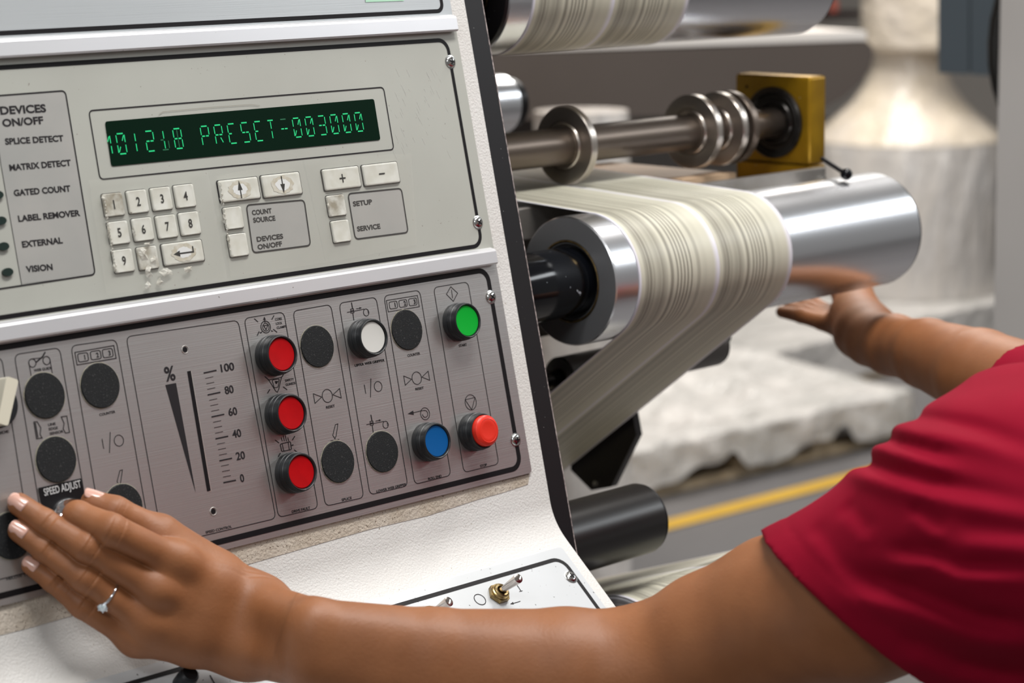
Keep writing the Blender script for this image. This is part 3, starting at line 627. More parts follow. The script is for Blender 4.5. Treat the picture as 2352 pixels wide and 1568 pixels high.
# ================================================================== MACHINE ROLLERS
XA = (1, 0, 0)
def cyl_thing(name, label, Y, Z, R, x0, x1, m, cat='roller', face=None, journal=.022, jx0=XF+.0002, ring=True, jm=None, jx1=None, capm=None):
    t = thing(name, label, cat, loc=(x0, Y, Z)); bm = bmesh.new(); ch = .0012
    lathe(bm, (x0, Y, Z), XA, [(0, R-ch), (ch, R), (x1-x0-ch, R), (x1-x0, R-ch)], 128); child(link('shell', bm, m, smooth=True), t)
    bm = bmesh.new(); pr = [(0, R-ch), (-.0001, R*.9)]
    if ring: j = journal; pr += [(-.0001, j*1.20), (.002, j*1.19), (.002, j*1.14), (.0005, j*1.13), (.0005, j*1.09), (.004, j*1.07)]
    pr += [(.006, journal*.95)]
    rb_ = bmesh.new(); lathe(rb_, (x0, Y, Z), XA, [(-.0004, journal*1.19), (-.0009, journal*1.16), (-.0004, journal*1.12)], 80); child(link('seal_ring', rb_, BRASS, smooth=True), t)
    lathe(bm, (x0, Y, Z), XA, pr, 96); child(link('end_face', bm, face or SILVE, smooth=True), t)
    bm = bmesh.new(); L = x1-x0; lathe(bm, (x0, Y, Z), XA, [(L, R-ch), (L+.002, R-.001), (L+.003, R-.004), (L+.003, 0)], 96); child(link('end_cap', bm, capm or BLACKP, smooth=True), t)
    bm = bmesh.new(); lathe(bm, (jx0, Y, Z), XA, [(0, journal), (x0-jx0-.003, journal), (x0-jx0-.001, journal*.97), (x0-jx0+.012, journal*.97)], 72); child(link('journal', bm, jm or GLOSSB, smooth=True), t)
    if jx1:
        bm = bmesh.new(); lathe(bm, (x1+.003, Y, Z), XA, [(0, R*.5), (jx1-x1, R*.5), (jx1-x1, 0)], 40); child(link('stub', bm, BLACKP, smooth=True), t)
    return t
def stripes():
    """(position across web 0..1, colour)"""
    base = (.56, .54, .44); lil = (.72, .70, .76); dk = lambda f: tuple(base[i]*(1-f)+(.13, .115, .09)[i]*f for i in range(3))
    r = random.Random(5); lane = [(0, base), (.035, base)]
    t = .05
    while t < .33:
        f = r.choice([.15, .4, .55, .75, .3]); wd = r.uniform(.004, .014); lane += [(t, dk(f)), (t+wd, dk(f))]; t += wd+.0015
    lane += [(.345, base), (.375, base), (.38, dk(.68)), (.415, dk(.62)), (.42, base)]
    for c in (.47, .515, .56, .605, .655): lane += [(c-.010, base), (c-.006, dk(.9)), (c+.006, dk(.9)), (c+.010, base)]
    lane += [(.72, base), (.735, dk(.4)), (.765, dk(.4)), (.78, base), (.84, dk(.12)), (.88, base), (.955, base)]
    out = [(0, lil), (.012, lil)]
    for L0, L1 in ((.014, .492), (.508, .985)): out += [(L0+(L1-L0)*p, c) for p, c in lane] + ([(.494, lil), (.506, lil)] if L0 < .1 else [])
    return out+[(.988, lil), (1, lil)]
STR = stripes()
def web(name, label, path, x0, x1, thick=.0003, skew=0.0):
    """paper swept along path [(y,z)...]"""
    bm = bmesh.new(); lay = bm.loops.layers.float_color.new('print'); xs = [x0+(x1-x0)*p for p, _ in STR]; cs = [c for _, c in STR]
    rows = [[bm.verts.new(Vector((x+skew*i/len(path), y, z))) for x in xs] for i, (y, z) in enumerate(path)]
    for a, b in zip(rows, rows[1:]):
        for k in range(len(xs)-1):
            f = bm.faces.new((a[k], b[k], b[k+1], a[k+1])); f.smooth = True
            for l, c in zip(f.loops, (cs[k], cs[k], cs[k+1], cs[k+1])): l[lay] = (*c, 1)
    me = bpy.data.meshes.new(name); bm.to_mesh(me); bm.free(); me.materials.append(WEBM); o = bpy.data.objects.new(name, me); COL.objects.link(o)
    if label: tag(o, label, 'paper web')
    s = o.modifiers.new('thickness', 'SOLIDIFY'); s.thickness = thick; s.offset = 0
    return o
def arc(Y, Z, R, a0, a1, n=40): return [(Y+R*math.cos(a0+(a1-a0)*k/n), Z+R*math.sin(a0+(a1-a0)*k/n)) for k in range(n+1)]
WX0, WX1 = .4062, .6120
BR = (.0589, 1.1999, .0549)
big = cyl_thing('metal_roller', 'large polished aluminium roller with gloss black journal, in the middle of the photo', BR[0], BR[1], BR[2], .3785, .3785+.4325, SILV, journal=.0295)
Rw = BR[2]+.0004; a_t, a_l = math.radians(2.5), math.radians(37)
pth = [(BR[0]-math.sin(a_t)*Rw+.42*math.cos(a_t)*t, BR[1]+math.cos(a_t)*Rw+.42*math.sin(a_t)*t) for t in np.linspace(1, 0, 12)]
pth += arc(BR[0], BR[1], Rw, math.pi/2+a_t, math.pi*1.5-a_l, 64)
e0 = (BR[0]-math.sin(a_l)*Rw, BR[1]-math.cos(a_l)*Rw)
pth += [(e0[0]+math.cos(a_l)*.50*t, e0[1]-math.sin(a_l)*.50*t) for t in np.linspace(.02, 1, 12)]
web1 = web('paper_web', 'striped cream printed paper web wrapping around the big middle roller', pth, WX0, WX1); tag(web1, None, 'paper web')
# upper roller
def onX(x, y, X): return hit(x, y, (X, 0, 0), (1, 0, 0))
U_ = onX(1068, -17, .3785)
up = cyl_thing('metal_roller', 'polished aluminium roller with black end flange at the top of the photo', U_[1], U_[2], .0549, .3785, .3785+.455, SILV, journal=.024, face=BLACKP)
bm = bmesh.new(); lathe(bm, (.3785, U_[1], U_[2]), XA, [(-.004, .034), (-.004, .050), (-.003, .053), (0, .0538)], 96); child(link('end_flange', bm, BLACKP, smooth=True), up)
pu = [(U_[1]-Rw+.002*k, U_[2]+.25-.02*k) for k in range(0)]
pu = [(U_[1]-Rw*math.cos(.25)-math.sin(.25)*s*0+s*.24, U_[2]+Rw*math.sin(.25)+s*.97) for s in (.35, .2, .1, .03)]
pu += arc(U_[1], U_[2], Rw, math.pi-.25, math.pi*1.5+.1, 48); e = pu[-1]
pu += [(e[0]+t*.40, e[1]+t*.04) for t in (.1, .5, 1)]
web2 = web('paper_web', 'striped cream printed paper web around the upper roller', pu, WX0, WX1-.0005); tag(web2, None, 'paper web')
# slitter shaft: collar bottom rides on the web
tp = np.array([0, BR[0]-math.sin(a_t)*Rw, BR[1]+math.cos(a_t)*Rw]); tn = np.array([0, -math.sin(a_t), math.cos(a_t)])
cb = hit(1290, 426, tp, tn); dcol = pd(cb); RC = 91*dcol/5312/1.01; SY, SZ = cb[1]-.0005, cb[2]+RC+.0002; RS = RC*.478
def Xat(px, Y, Z):                              # X along an axis line at which it shows at picture column px
    lo, hi = -1, 4
    for _ in range(50):
        mid = (lo+hi)/2; c = M.T @ (np.array([mid, Y, Z])-CAM); 
        if CX+F_PX*c[0]/c[2] < px: lo = mid
        else: hi = mid
    return lo
xg = Xat(1778, SY, SZ)
shaft = thing('slitter_shaft', 'dark steel shaft carrying bright collars above the moving paper', 'shaft', loc=(XF, SY, SZ))
bm = bmesh.new(); lathe(bm, (XF+.0002, SY, SZ), XA, [(0, RS), (xg-.036-XF, RS), (xg-.036-XF, RS*.86), (xg+.002-XF, RS*.86)], 72); child(link('shaft_tube', bm, STEELD, smooth=True), shaft)
def collar(px, wd=.0080, R=RC, dark=False, flip=0):
    x = Xat(px, SY, SZ); bm = bmesh.new(); r = R
    lathe(bm, (x, SY, SZ), XA, [(-.001, RS), (-.001, RS*1.16), (-.0012, RS*1.18), (-.0003, RS*1.24), (.0012, RS*1.26), (.0012, RS*1.33), (-.0004, RS*1.36), (-.0006, r*.80), (0, r*.985), (.0006, r), (wd-.0006, r), (wd, r*.985), (wd, RS)], 96)
    c = child(link('collar', bm, STEELD if dark else STEEL, smooth=True), shaft); return c
collar(1294); collar(1584, .0080); collar(1643, .0080); tag(collar(1668, .0085, dark=True), 'darker collar')
# gold bearing block
gb = thing('bearing_block', 'gold anodised bearing block holding the end of the slitter shaft', 'bearing block')
gX0 = xg; gT = .0
cn = onX(1860, 362, gX0); cf = onX(1700, 370, gX0); tn_ = onX(1860, 182, gX0); tf = onX(1692, 163, gX0)
y0 = (cn[1]+tn_[1])/2; y1 = (cf[1]+tf[1])/2+.005; z0 = min(cn[2], cf[2])+.001; z1 = (tn_[2]+tf[2])/2
def Xof(px, Y, Z): return Xat(px, Y, Z)
gX1 = Xof(1898, y0, (z0+z1)/2)
ry = y0-.010; zt = hit(1760, 402, (0, ry, 0), (0, 1, 0))[2]
bm = bmesh.new(); bx(bm, (gX0, y0, z0), (gX1, y1, z1), .0035); child(link('block_body', bm, GOLD, smooth=True), gb)
bm = bmesh.new(); bx(bm, (gX0+.001, y0+.001, zt-.017), (gX1, y1-.002, z0-.0008), .001); child(link('block_foot', bm, GOLD), gb)
bm = bmesh.new(); lathe(bm, (gX0, SY, SZ), XA, [(0, RC*1.0), (-.003, RC*1.0), (-.0042, RC*.95), (-.0030, RC*.88), (-.0040, RC*.83), (-.0012, RC*.77), (-.0012, RC*.66), (-.003, RC*.62), (-.003, RC*.55), (-.0005, RC*.5), (-.0005, RS*.8)], 80)
child(link('bearing_ring', bm, mat('dark_bearing_steel', (.035, .032, .030), .3, .8), smooth=True), gb)
hp = onX(1715, 199, gX0); bm = bmesh.new(); lathe(bm, (gX0-.0003, hp[1], hp[2]), XA, [(0, .0016), (0, 0)], 20); child(link('pin_hole', bm, INK), gb)
# steel rail under the block + tan sheet behind
RL = thing('steel_rail', 'grey steel rail under the gold bearing block, just behind the big roller', 'rail')
rx1 = Xat(1897, ry, zt-.01); bm = bmesh.new(); bx(bm, (XF+.001, ry, zt-.028), (rx1, ry+.008, zt), .0012); child(link('rail_bar', bm, STEELG), RL)
bm = bmesh.new(); bx(bm, (XF+.001, ry+.008, zt-.024), (rx1-.004, y1+.10, zt-.0185)); child(link('bed_plate', bm, STEELG), RL)
bm = bmesh.new(); tube(bm, [(rx1-.006, ry-.0002, zt-.012), (rx1-.006, ry-.003, zt-.012)], .003, 16); child(link('bolt', bm, SCREW), RL)
bm = bmesh.new(); xa = Xat(1380, y1+.04, zt); xb = Xat(1700, y1+.04, zt); bx(bm, (xa, y0+.030, zt-.018), (Xat(1690, y0+.03, zt), y1+.10, zt-.0005)); tn2 = link('tan_sheet', bm, TANP); tag(tn2, 'tan sheet lying flat beneath the slitter shaft', 'sheet')
bm = bmesh.new(); xa2 = Xat(1360, y1+.10, zt); xb2 = Xat(1522, y1+.10, zt+.01); bx(bm, (xa2, y1+.090, zt+.0042), (xb2, y1+.125, zt+.012), .002); tag(link('metal_bar', bm, SILV), 'short bright metal bar lying on the tan sheet', 'bar')
lv = thing('clamp_lever', 'thin black clamp lever with round knob beside the gold block', 'lever')
A = at(1888, 364, dcol+.10); B = at(1944, 400, dcol+.07)
bm = bmesh.new(); tube(bm, [A, A*.5+B*.5, B], .0022, 14); child(link('lever_rod', bm, BLACKP, smooth=True), lv)
bm = bmesh.new(); bmesh.ops.create_uvsphere(bm, u_segments=20, v_segments=12, radius=.0058, matrix=Matrix.Translation(Vector(B))); child(link('lever_knob', bm, GLOSSB, smooth=True), lv)
bm = bmesh.new(); bx(bm, (XF+.001, .070, 1.60), (1.05, .130, 1.625), .003); bx(bm, (XF+.001, .200, 1.60), (1.05, .62, 1.625), .003); bx(bm, (.70, .12, 1.602), (1.049, .21, 1.623)); tag(link('top_shade_plate', bm, STEELG), 'flat grey shade plate added out of view above the rollers', 'added shade plate')  # out-of-view plate added so its shade falls on the rear paper web
# small silver roller behind
Q = at(1152, 238, 2.62); RQ = 68*2.62/5312
r3 = cyl_thing('metal_roller', 'short silver roller with black end far behind the black frame edge', Q[1], Q[2], RQ, .33, Q[0], SILV, journal=.012)
bm = bmesh.new(); lathe(bm, (Q[0]+.003, Q[1], Q[2]), XA, [(0, RQ*.86), (.012, RQ*.86), (.014, RQ*.7), (.014, 0)], 60); child(link('end_hub', bm, BLACKP, smooth=True), r3)
# dark machine body pieces behind the big roller
bm = bmesh.new(); a = at(1190, 470, 2.35); b = at(1400, 560, 2.35); bx(bm, (XF+.001, .20, 1.12), (.55, .26, 1.238), .002); tag(link('cross_member', bm, mat('scuffed_dark_steel', (.075, .068, .06), .5, .3, noise=(25, (.14, .13, .115), .8))), 'scuffed dark steel cross member between frame and big roller', 'machine part')
a = at(1255, 852, 2.22); bm = bmesh.new(); bx(bm, (XF+.001, a[1]+.004, a[2]), (.47, a[1]+.05, a[2]+.20), .001); tag(link('cross_beam', bm, BLACKP), 'matt black beam below and behind the big roller', 'machine part')
bm = bmesh.new(); a2 = at(1300, 900, 2.40); bx(bm, (XF+.001, a2[1]+.03, a2[2]-.10), (.62, a2[1]+.04, a2[2]+.10), .001); tag(link('cover_plate', bm, mat('mauve_grey_paint', (.17, .15, .15), .5)), 'mauve grey cover plate behind the descending paper', 'cover plate')
# grey idler behind web
G = at(1640, 793, 2.3); RG = 46*2.3/5312
idl = cyl_thing('idler_roller', 'dark grey idler roller sticking out behind the lower paper web', G[1], G[2], RG, .5, G[0], mat('dark_grey_anodise', (.12, .115, .11), .35, .5), journal=.008, jx0=.275)
bm = bmesh.new(); lathe(bm, (G[0]+.003, G[1], G[2]+.008), XA, [(0, RG*.42), (.014, RG*.42), (.016, RG*.3), (.016, 0)], 40); child(link('end_knob', bm, BLACKP, smooth=True), idl)
# hanging bracket
hb = thing('hanging_bracket', 'black chamfered bracket plate hanging above the black roller', 'bracket'); BXX = .622
q = [(1310, 1078), (1358, 1126), (1404, 1118), (1462, 1000), (1450, 935), (1430, 880), (1330, 960)]
bm = bmesh.new(); prism(bm, [onX(x, y, BXX) for x, y in q], (.0085, 0, 0)); fix(bm); child(link('bracket_plate', bm, mat('satin_black', (.014, .011, .011), .35)), hb)
bm = bmesh.new(); s_ = onX(1370, 1110, BXX); lathe(bm, s_, (-1, 0, 0), [(0, .0034), (.002, .003), (.0026, 0)], 24); child(link('bolt_head', bm, SCREW, smooth=True), hb)
# black roller
K = at(1472, 1190, 2.0); RK = 82*2.0/5312
kr = cyl_thing('black_roller', 'satin black rubber roller below the bracket', K[1], K[2], RK, .30, K[0], mat('satin_black_rubber', (.012, .011, .011), .3, noise=(30, (.02, .018, .018), .6, (.2, 1, 1))), journal=.015)
# finished label roll at the bottom
RX = .385; Cn = onX(1432, 1540, RX); RR = .0655
lr = thing('label_roll', 'wound roll of striped printed labels under the forearm', 'paper roll', loc=(RX, Cn[1], Cn[2]))
bm = bmesh.new(); pr = []
for k in range(30): r = RR*(.985-.018*k); pr += [(.0002*(k % 3), r), (.0001, r-.0006)]
pr.append((0, .02)); lathe(bm, (RX, Cn[1], Cn[2]), XA, pr, 96); child(link('roll_end', bm, mat('layered_paper_edge', (.30, .28, .28), .5, noise=(120, (.42, .40, .40), .8)), smooth=True), lr)
bm = bmesh.new(); lathe(bm, (RX, Cn[1], Cn[2]), XA, [(-.0004, RR*.985), (-.0004, RR*.955)], 96); child(link('white_rim', bm, mat('white_paper_edge', (.8, .8, .84), .5)), lr)
bm = bmesh.new(); lathe(bm, (XF+.001, Cn[1], Cn[2]), XA, [(0, .019), (RX+.24-XF, .019), (RX+.24-XF, 0)], 48); child(link('core_shaft', bm, STEELD, smooth=True), lr)
wl = web('wound_paper', None, arc(Cn[1], Cn[2], RR, 0, 2*math.pi, 96), RX, RX+.236); child(wl, lr)
ang = math.radians(-19.5)
pv = [(Cn[1]-math.sin(ang)*(RR+.0005)+math.cos(ang)*s, Cn[2]+math.cos(ang)*(RR+.0005)+math.sin(ang)*s) for s in (0, .05, .12, .30)]
web3 = web('paper_web', 'printed paper web running away behind the label roll', pv, RX, RX+.236); tag(web3, None, 'paper web')

# ================================================================== BACKGROUND HALL
def struct(o, nm=None): o['kind'] = 'structure'; return o
bm = bmesh.new(); bx(bm, (-4, -4, -.05), (16, 16, 0)); struct(link('floor', bm, FLOORM))
bm = bmesh.new(); bx(bm, (-4, 13, 0), (16, 13.1, 6)); struct(link('wall_back', bm, WALLM))
bm = bmesh.new(); bx(bm, (13, -4, 0), (13.1, 13, 6)); struct(link('wall_right', bm, WALLM))
bm = bmesh.new(); bx(bm, (-4, -4, 5.2), (13, 13, 5.3)); struct(link('ceiling', bm, mat('ceiling_paint', (.62, .61, .60), .8)))
FZ = lambda x, y: hit(x, y, (0, 0, .002), (0, 0, 1))
# yellow line
a, b, c, d = FZ(1538, 1192), FZ(2040, 1063), FZ(2035, 1085), FZ(1540, 1215)
def ext(p, q, t): return p+(q-p)*t
e1, e2, e3, e4 = ext(a, b, -.5), ext(a, b, 1.8), ext(d, c, 1.8), ext(d, c, -.5)
bm = bmesh.new(); bm.faces.new([bm.verts.new(Vector((p[0], p[1], .003))) for p in (e4, e3, e2, e1)]); tag(link('floor_line', bm, YEL), 'yellow painted line along the grey floor', 'floor marking')
# front pallet: film-wrapped load
fl, fr = FZ(1500, 1143), FZ(2076, 1006)
fl = ext(fr, fl, 1.9); dX = (fr-fl); Lp = np.linalg.norm(dX); dX /= Lp; dY = np.array([-dX[1], dX[0], 0])
if dY[1] < 0: dY = -dY
def loc(u, v, z): return fl+dX*u+dY*v+np.array([0, 0, z])
def lbox(bm, u0, u1_, v0, v1_, z0_, z1_):
    v = [bm.verts.new(Vector(loc(u, vv, z))) for z in (z0_, z1_) for (u, vv) in ((u0, v0), (u1_, v0), (u1_, v1_), (u0, v1_))]
    for f in ((0, 3, 2, 1), (4, 5, 6, 7), (0, 1, 5, 4), (1, 2, 6, 5), (2, 3, 7, 6), (3, 0, 4, 7)): bm.faces.new([v[i] for i in f])
def topz(x, y, v=0.0):                          # height where a picture point meets the pallet front plane
    return hit(x, y, fl+dY*v, dY)[2]
ZT = topz(2070, 893)
pal = thing('wooden_pallet', 'wooden pallet under white wrapped load beside the yellow line', 'pallet', loc=tuple(fl))
Wp = .95
for k, (a_, b_) in enumerate(((0, .10), (.42, .53), (.85, .95))):
    bm = bmesh.new(); lbox(bm, 0, Lp, a_, b_, .0, .022); child(link('bottom_board', bm, WOOD), pal)
for k in range(7):
    u = Lp*k/6*.955
    for v_ in (0, .42, .85):
        bm = bmesh.new(); lbox(bm, u, u+Lp*.045, v_, v_+.1, .0225, .095); child(link('block', bm, WOOD), pal)
bm = bmesh.new(); lbox(bm, 0, Lp, 0, Wp, .0955, .115); child(link('deck', bm, WOOD), pal)
# wrapped load: low sheet-covered top with rumpled skirt
bm = bmesh.new(); nu, nv = 90, 30; rn = random.Random(2)
def wob(u, v): return .012*math.sin(u*9+v*3)+.008*math.sin(u*23-v*7)+.006*math.sin(u*51+v*13)
uo = lambda x, y: float((FZ(x, y)-fl) @ dX)
opn = [(uo(1760, 1080), uo(1945, 1036)), (uo(1470, 1148), uo(1690, 1095))]
opn.append((opn[1][0]-.9, opn[1][0]-.3))
def gap(u):
    g = 0
    for a, b in opn:
        t = (u-a)/(b-a)
        if 0 < t < 1: g = max(g, min(t*1.05, (1-t)*9, 1)*(.85+.15*math.sin(t*17)))
    return g
grid = []
for j in range(nv+1):
    row = []
    for i in range(nu+1):
        u = Lp*i/nu; t = j/nv
        if t < .25:
            s = t/.25; zb_ = .030+.066*gap(u)+.004*math.sin(u*31); z = zb_+(ZT-zb_)*s; v = -.03+.004*math.sin(u*33+z*60)+.003*math.sin(u*70)
        else:
            s = (t-.25)/.75; v = -.03+(Wp+.03)*s; z = ZT+.03*math.sin(s*math.pi)+wob(u, v)*1.3*min(1, s*6)+.30*max(0, s-.25)**1.2*min(1, max(0, (Lp-u)/.55))
        row.append(bm.verts.new(Vector(loc(u, v, z))))
    grid.append(row)
for j in range(nv):
    for i in range(nu): f = bm.faces.new((grid[j][i], grid[j][i+1], grid[j+1][i+1], grid[j+1][i])); f.smooth = True
for side in (0, nu):
    lowv = [grid[j][side] for j in range(nv+1)]; bot = [bm.verts.new(Vector((v.co.x, v.co.y, .06))) for v in lowv]
    for k in range(nv): bm.faces.new((lowv[k], lowv[k+1], bot[k+1], bot[k]))
fix(bm); ld = link('wrapped_load', bm, WRAPL); tag(ld, 'low load draped in rumpled white film on the front pallet', 'wrapped load')
# roll stacks behind
def drum(name, label, x, ytop, ybot, d, Rp, m, zb=.172):
    A = at(x, ytop, d); B = at(x, ybot, d); R = Rp*d/5312
    bm = bmesh.new(); rn = random.Random(int(x)); zt_ = A[2]
    lathe(bm, (A[0], A[1], zb), (0, 0, 1), [(0, 0), (0, R), (.02, R*1.01), ((zt_-zb)*.5, R*1.004), (zt_-zb-.02, R), (zt_-zb, R*.98), (zt_-zb, 0)], 72)
    o = link(name, bm, m, smooth=True); return tag(o, label, 'wrapped roll'), A, R
DD = 8.3
o_, Ad, Rd = drum('wrapped_roll', 'large film-wrapped paper roll with tapering shroud, behind the big roller', 2085, 310, 850, DD, 215, WRAP)
floorz = lambda P: 0.0
# lower drum down to its pallet
bm = bmesh.new(); lathe(bm, (Ad[0], Ad[1], Ad[2]-.012), (0, 0, 1), [(0, Rd*1.0), (.02, Rd*.97), (.07, Rd*.80), (.13, Rd*.60), (.19, Rd*.47), (.26, Rd*.39), (.335, Rd*.37), (.34, 0)], 72)
tag(link('film_shroud', bm, WRAPC, smooth=True), 'creamy film tapering from the big wrapped roll up to the roll above', 'plastic film')
At = at(2150, 108, DD); bm = bmesh.new(); lathe(bm, (Ad[0]+.055, Ad[1]-.055, At[2]), (0, 0, 1), [(0, 0), (0, Rd*.70), (.015, Rd*.74), (.5, Rd*.74), (.5, 0)], 72)
tag(link('wrapped_roll', bm, WRAPC, smooth=True), 'creamy film-wrapped roll on top of the tapering shroud', 'wrapped roll')
drum('wrapped_roll', 'pale wrapped roll to the left behind the gold bearing block', 1840, 322, 800, 9.4, 120, WRAP)
drum('wrapped_roll', 'pale wrapped roll seen behind the descending paper web', 1470, 560, 850, 9.0, 170, WRAP)
drum('wrapped_roll', 'white wrapped roll whose top shows past the slitter collars', 1335, 254, 640, 4.25, 110, WRAP, 0.0)
# pallet under the rear rolls
PB = at(2085, 700, DD); bm = bmesh.new(); bx(bm, (PB[0]-1.5, PB[1]-.345, 0), (PB[0]+.75, PB[1]+.95, .14), .005); tag(link('wooden_pallet', bm, WOOD), 'wooden pallet carrying the big wrapped rolls at the back', 'pallet')
bm = bmesh.new(); bx(bm, (PB[0]-1.502, PB[1]-.352, .02), (PB[0]+.70, PB[1]+.9, .17), .01); tag(link('wrapped_carton_layer', bm, WRAPL), 'white wrapped layer under the big film-wrapped roll', 'wrapped load')
# taupe cabinet with rounded corner
TD = 4.6
def atplane(x, y, p0, n): return hit(x, y, p0, n)
p0 = at(1600, 180, TD); nv_ = np.array([-.30, -.954, 0])
qq = [(1000, 128), (1640, 108), (1840, 99), (1990, 94), (2004, 108), (2006, 130), (1998, 160), (1975, 192), (1940, 222), (1890, 250), (1820, 262), (1700, 264), (1300, 270), (1000, 286)]
bm = bmesh.new(); prism(bm, [hit(x, y, p0, nv_) for x, y in qq], tuple(-nv_*.7)); fix(bm); cab = thing('machine_cover', 'big taupe machine cover with a rounded lower corner, behind the shaft', 'machine cover', loc=(p0[0], p0[1], 0))
child(link('cover_shell', bm, TAUPE), cab)
bm = bmesh.new(); l0 = hit(1250, 270, p0-nv_*.4, nv_); bx(bm, (l0[0]-.1, l0[1]-.1, 0), (l0[0]+.1, l0[1]+.1, l0[2]+.05), .01); child(link('support_leg', bm, TAUPE), cab)
bm = bmesh.new(); prism(bm, [hit(x, y, p0+nv_*.0, nv_) for x, y in ((1000, 126), (1990, 92), (1990, 70), (1000, 104))], tuple(-nv_*.7)); fix(bm); child(link('cover_lid', bm, WALLM), cab)
# things far back near the top edge
bm = bmesh.new(); p1 = at(1900, 20, 10.6); bx(bm, (p1[0]-.42, p1[1], p1[2]-.05), (p1[0]+.30, p1[1]+.3, p1[2]-.02)); bx(bm, (p1[0]-.42, p1[1]+.27, p1[2]-.02), (p1[0]+.30, p1[1]+.3, p1[2]+.6)); bx(bm, (p1[0]-.3, p1[1]+.05, 0), (p1[0]-.2, p1[1]+.15, p1[2])); tag(link('dark_shelf', bm, mat('dark_brown', (.03, .015, .015), .6)), 'dark shelving unit far off beyond the taupe cover', 'shelving')
bm = bmesh.new(); p1 = at(1900, 20, 10.6)+np.array([.18, .1, .0005]); lathe(bm, (p1[0], p1[1], p1[2]-.02), (0, 0, 1), [(0, 0), (0, .02), (.05, .02), (.06, 0)], 24); tag(link('red_bottle', bm, mat('faded_red_paint', (.55, .13, .09), .5)), 'small red bottle in front of the dark shelving, far off', 'bottle')
# slate box, hung on a post
SBD = 3.9; nn2 = np.array([-.60, -.80, 0]); p2 = at(2220, 90, SBD)
sb = thing('control_box', 'slate grey electrical box with a vertical seam at the top right', 'electrical box')
bm = bmesh.new(); prism(bm, [hit(x, y, p2, nn2) for x, y in ((2155, -60), (2226, -60), (2226, 171), (2155, 167))], tuple(ray(2225, 60)*.16)); fix(bm); child(link('box_door', bm, SLATE), sb)
bm = bmesh.new(); prism(bm, [hit(x, y, p2, nn2) for x, y in ((2229, -60), (2300, -60), (2300, 176), (2229, 171))], tuple(ray(2225, 60)*.16)); fix(bm); child(link('box_door', bm, SLATE), sb)
bm = bmesh.new(); prism(bm, [hit(x, y, p2, nn2)+ray(2225, 60)*.01 for x, y in ((2157, -300), (2299, -300), (2299, 168), (2157, 164))], tuple(ray(2225, 60)*.14)); fix(bm); child(link('box_body', bm, mat('seam_shadow_grey', (.03, .035, .04), .5)), sb)
# pale post at the right with black tube
PDp = 2.9; ps = thing('machine_post', 'pale grey upright machine post at the right edge', 'post')
pa, pb = at(2296, 100, PDp), at(2281, 760, PDp)
bm = bmesh.new(); e = ray(2400, 400); px_ = np.array([.70, -.71, 0])
A = hit(2296, 0, at(2296, 300, PDp), (.5, .86, 0)); P_t = A+np.array([0, 0, .25]); P_b = hit(2281, 760, at(2290, 300, PDp), (.5, .86, 0)); P_b = P_b+(P_b-A)*(P_b[2]/max(.01, (A[2]-P_b[2])))
prism(bm, [P_t, P_b, P_b+px_*.15, P_t+px_*.15], tuple(ray(2330, 400)*.12)); fix(bm); child(link('post_body', bm, POSTM), ps)
tb = bmesh.new(); tube(tb, [at(x, y, PDp+.02) for x, y in ((2352, -190), (2322, -80), (2303, 0), (2291, 50), (2286, 100), (2287, 150), (2296, 200), (2312, 250), (2332, 300))], .0100, 16); child(link('curved_tube', tb, HOSE, smooth=True), ps)

# ================================================================== PERSON (solid modelled from tapered limbs, then skinned)
def dseg(P, a, b, ra, rb):
    ab = b-a; t = np.clip(((P-a) @ ab)/(ab @ ab), 0, 1); return np.linalg.norm(P-a-t[:, None]*ab, axis=1)-(ra+(rb-ra)*t)
def smin(a, b, k):
    h = np.clip(.5+.5*(b-a)/k, 0, 1); return b*(1-h)+a*h-k*h*(1-h)
class Grp:
    def __init__(s, k, items): s.k, s.items = k, items
    def prep(s):
        lo, hi = np.array([9e9]*3), np.array([-9e9]*3)
        for it in s.items:
            if isinstance(it, Grp): it.prep(); l, h = it.lo, it.hi
            else: a, b, ra, rb = it; r = max(ra, rb); l, h = np.minimum(a, b)-r, np.maximum(a, b)+r
            lo, hi = np.minimum(lo, l), np.maximum(hi, h)
        s.lo, s.hi = lo-s.k, hi+s.k
    def ev(s, P, cl, ch):
        """None when the group cannot matter inside box cl..ch"""
        if np.any(s.lo-.03 > ch) or np.any(s.hi+.03 < cl): return None
        d = None
        for it in s.items:
            if isinstance(it, Grp): e = it.ev(P, cl, ch)
            else:
                a, b, ra, rb = it; r = max(ra, rb)+.03+s.k
                if np.any(np.minimum(a, b)-r > ch) or np.any(np.maximum(a, b)+r < cl): continue
                e = dseg(P, a, b, ra, rb)
            if e is None: continue
            d = e if d is None else smin(d, e, s.k)
        return d
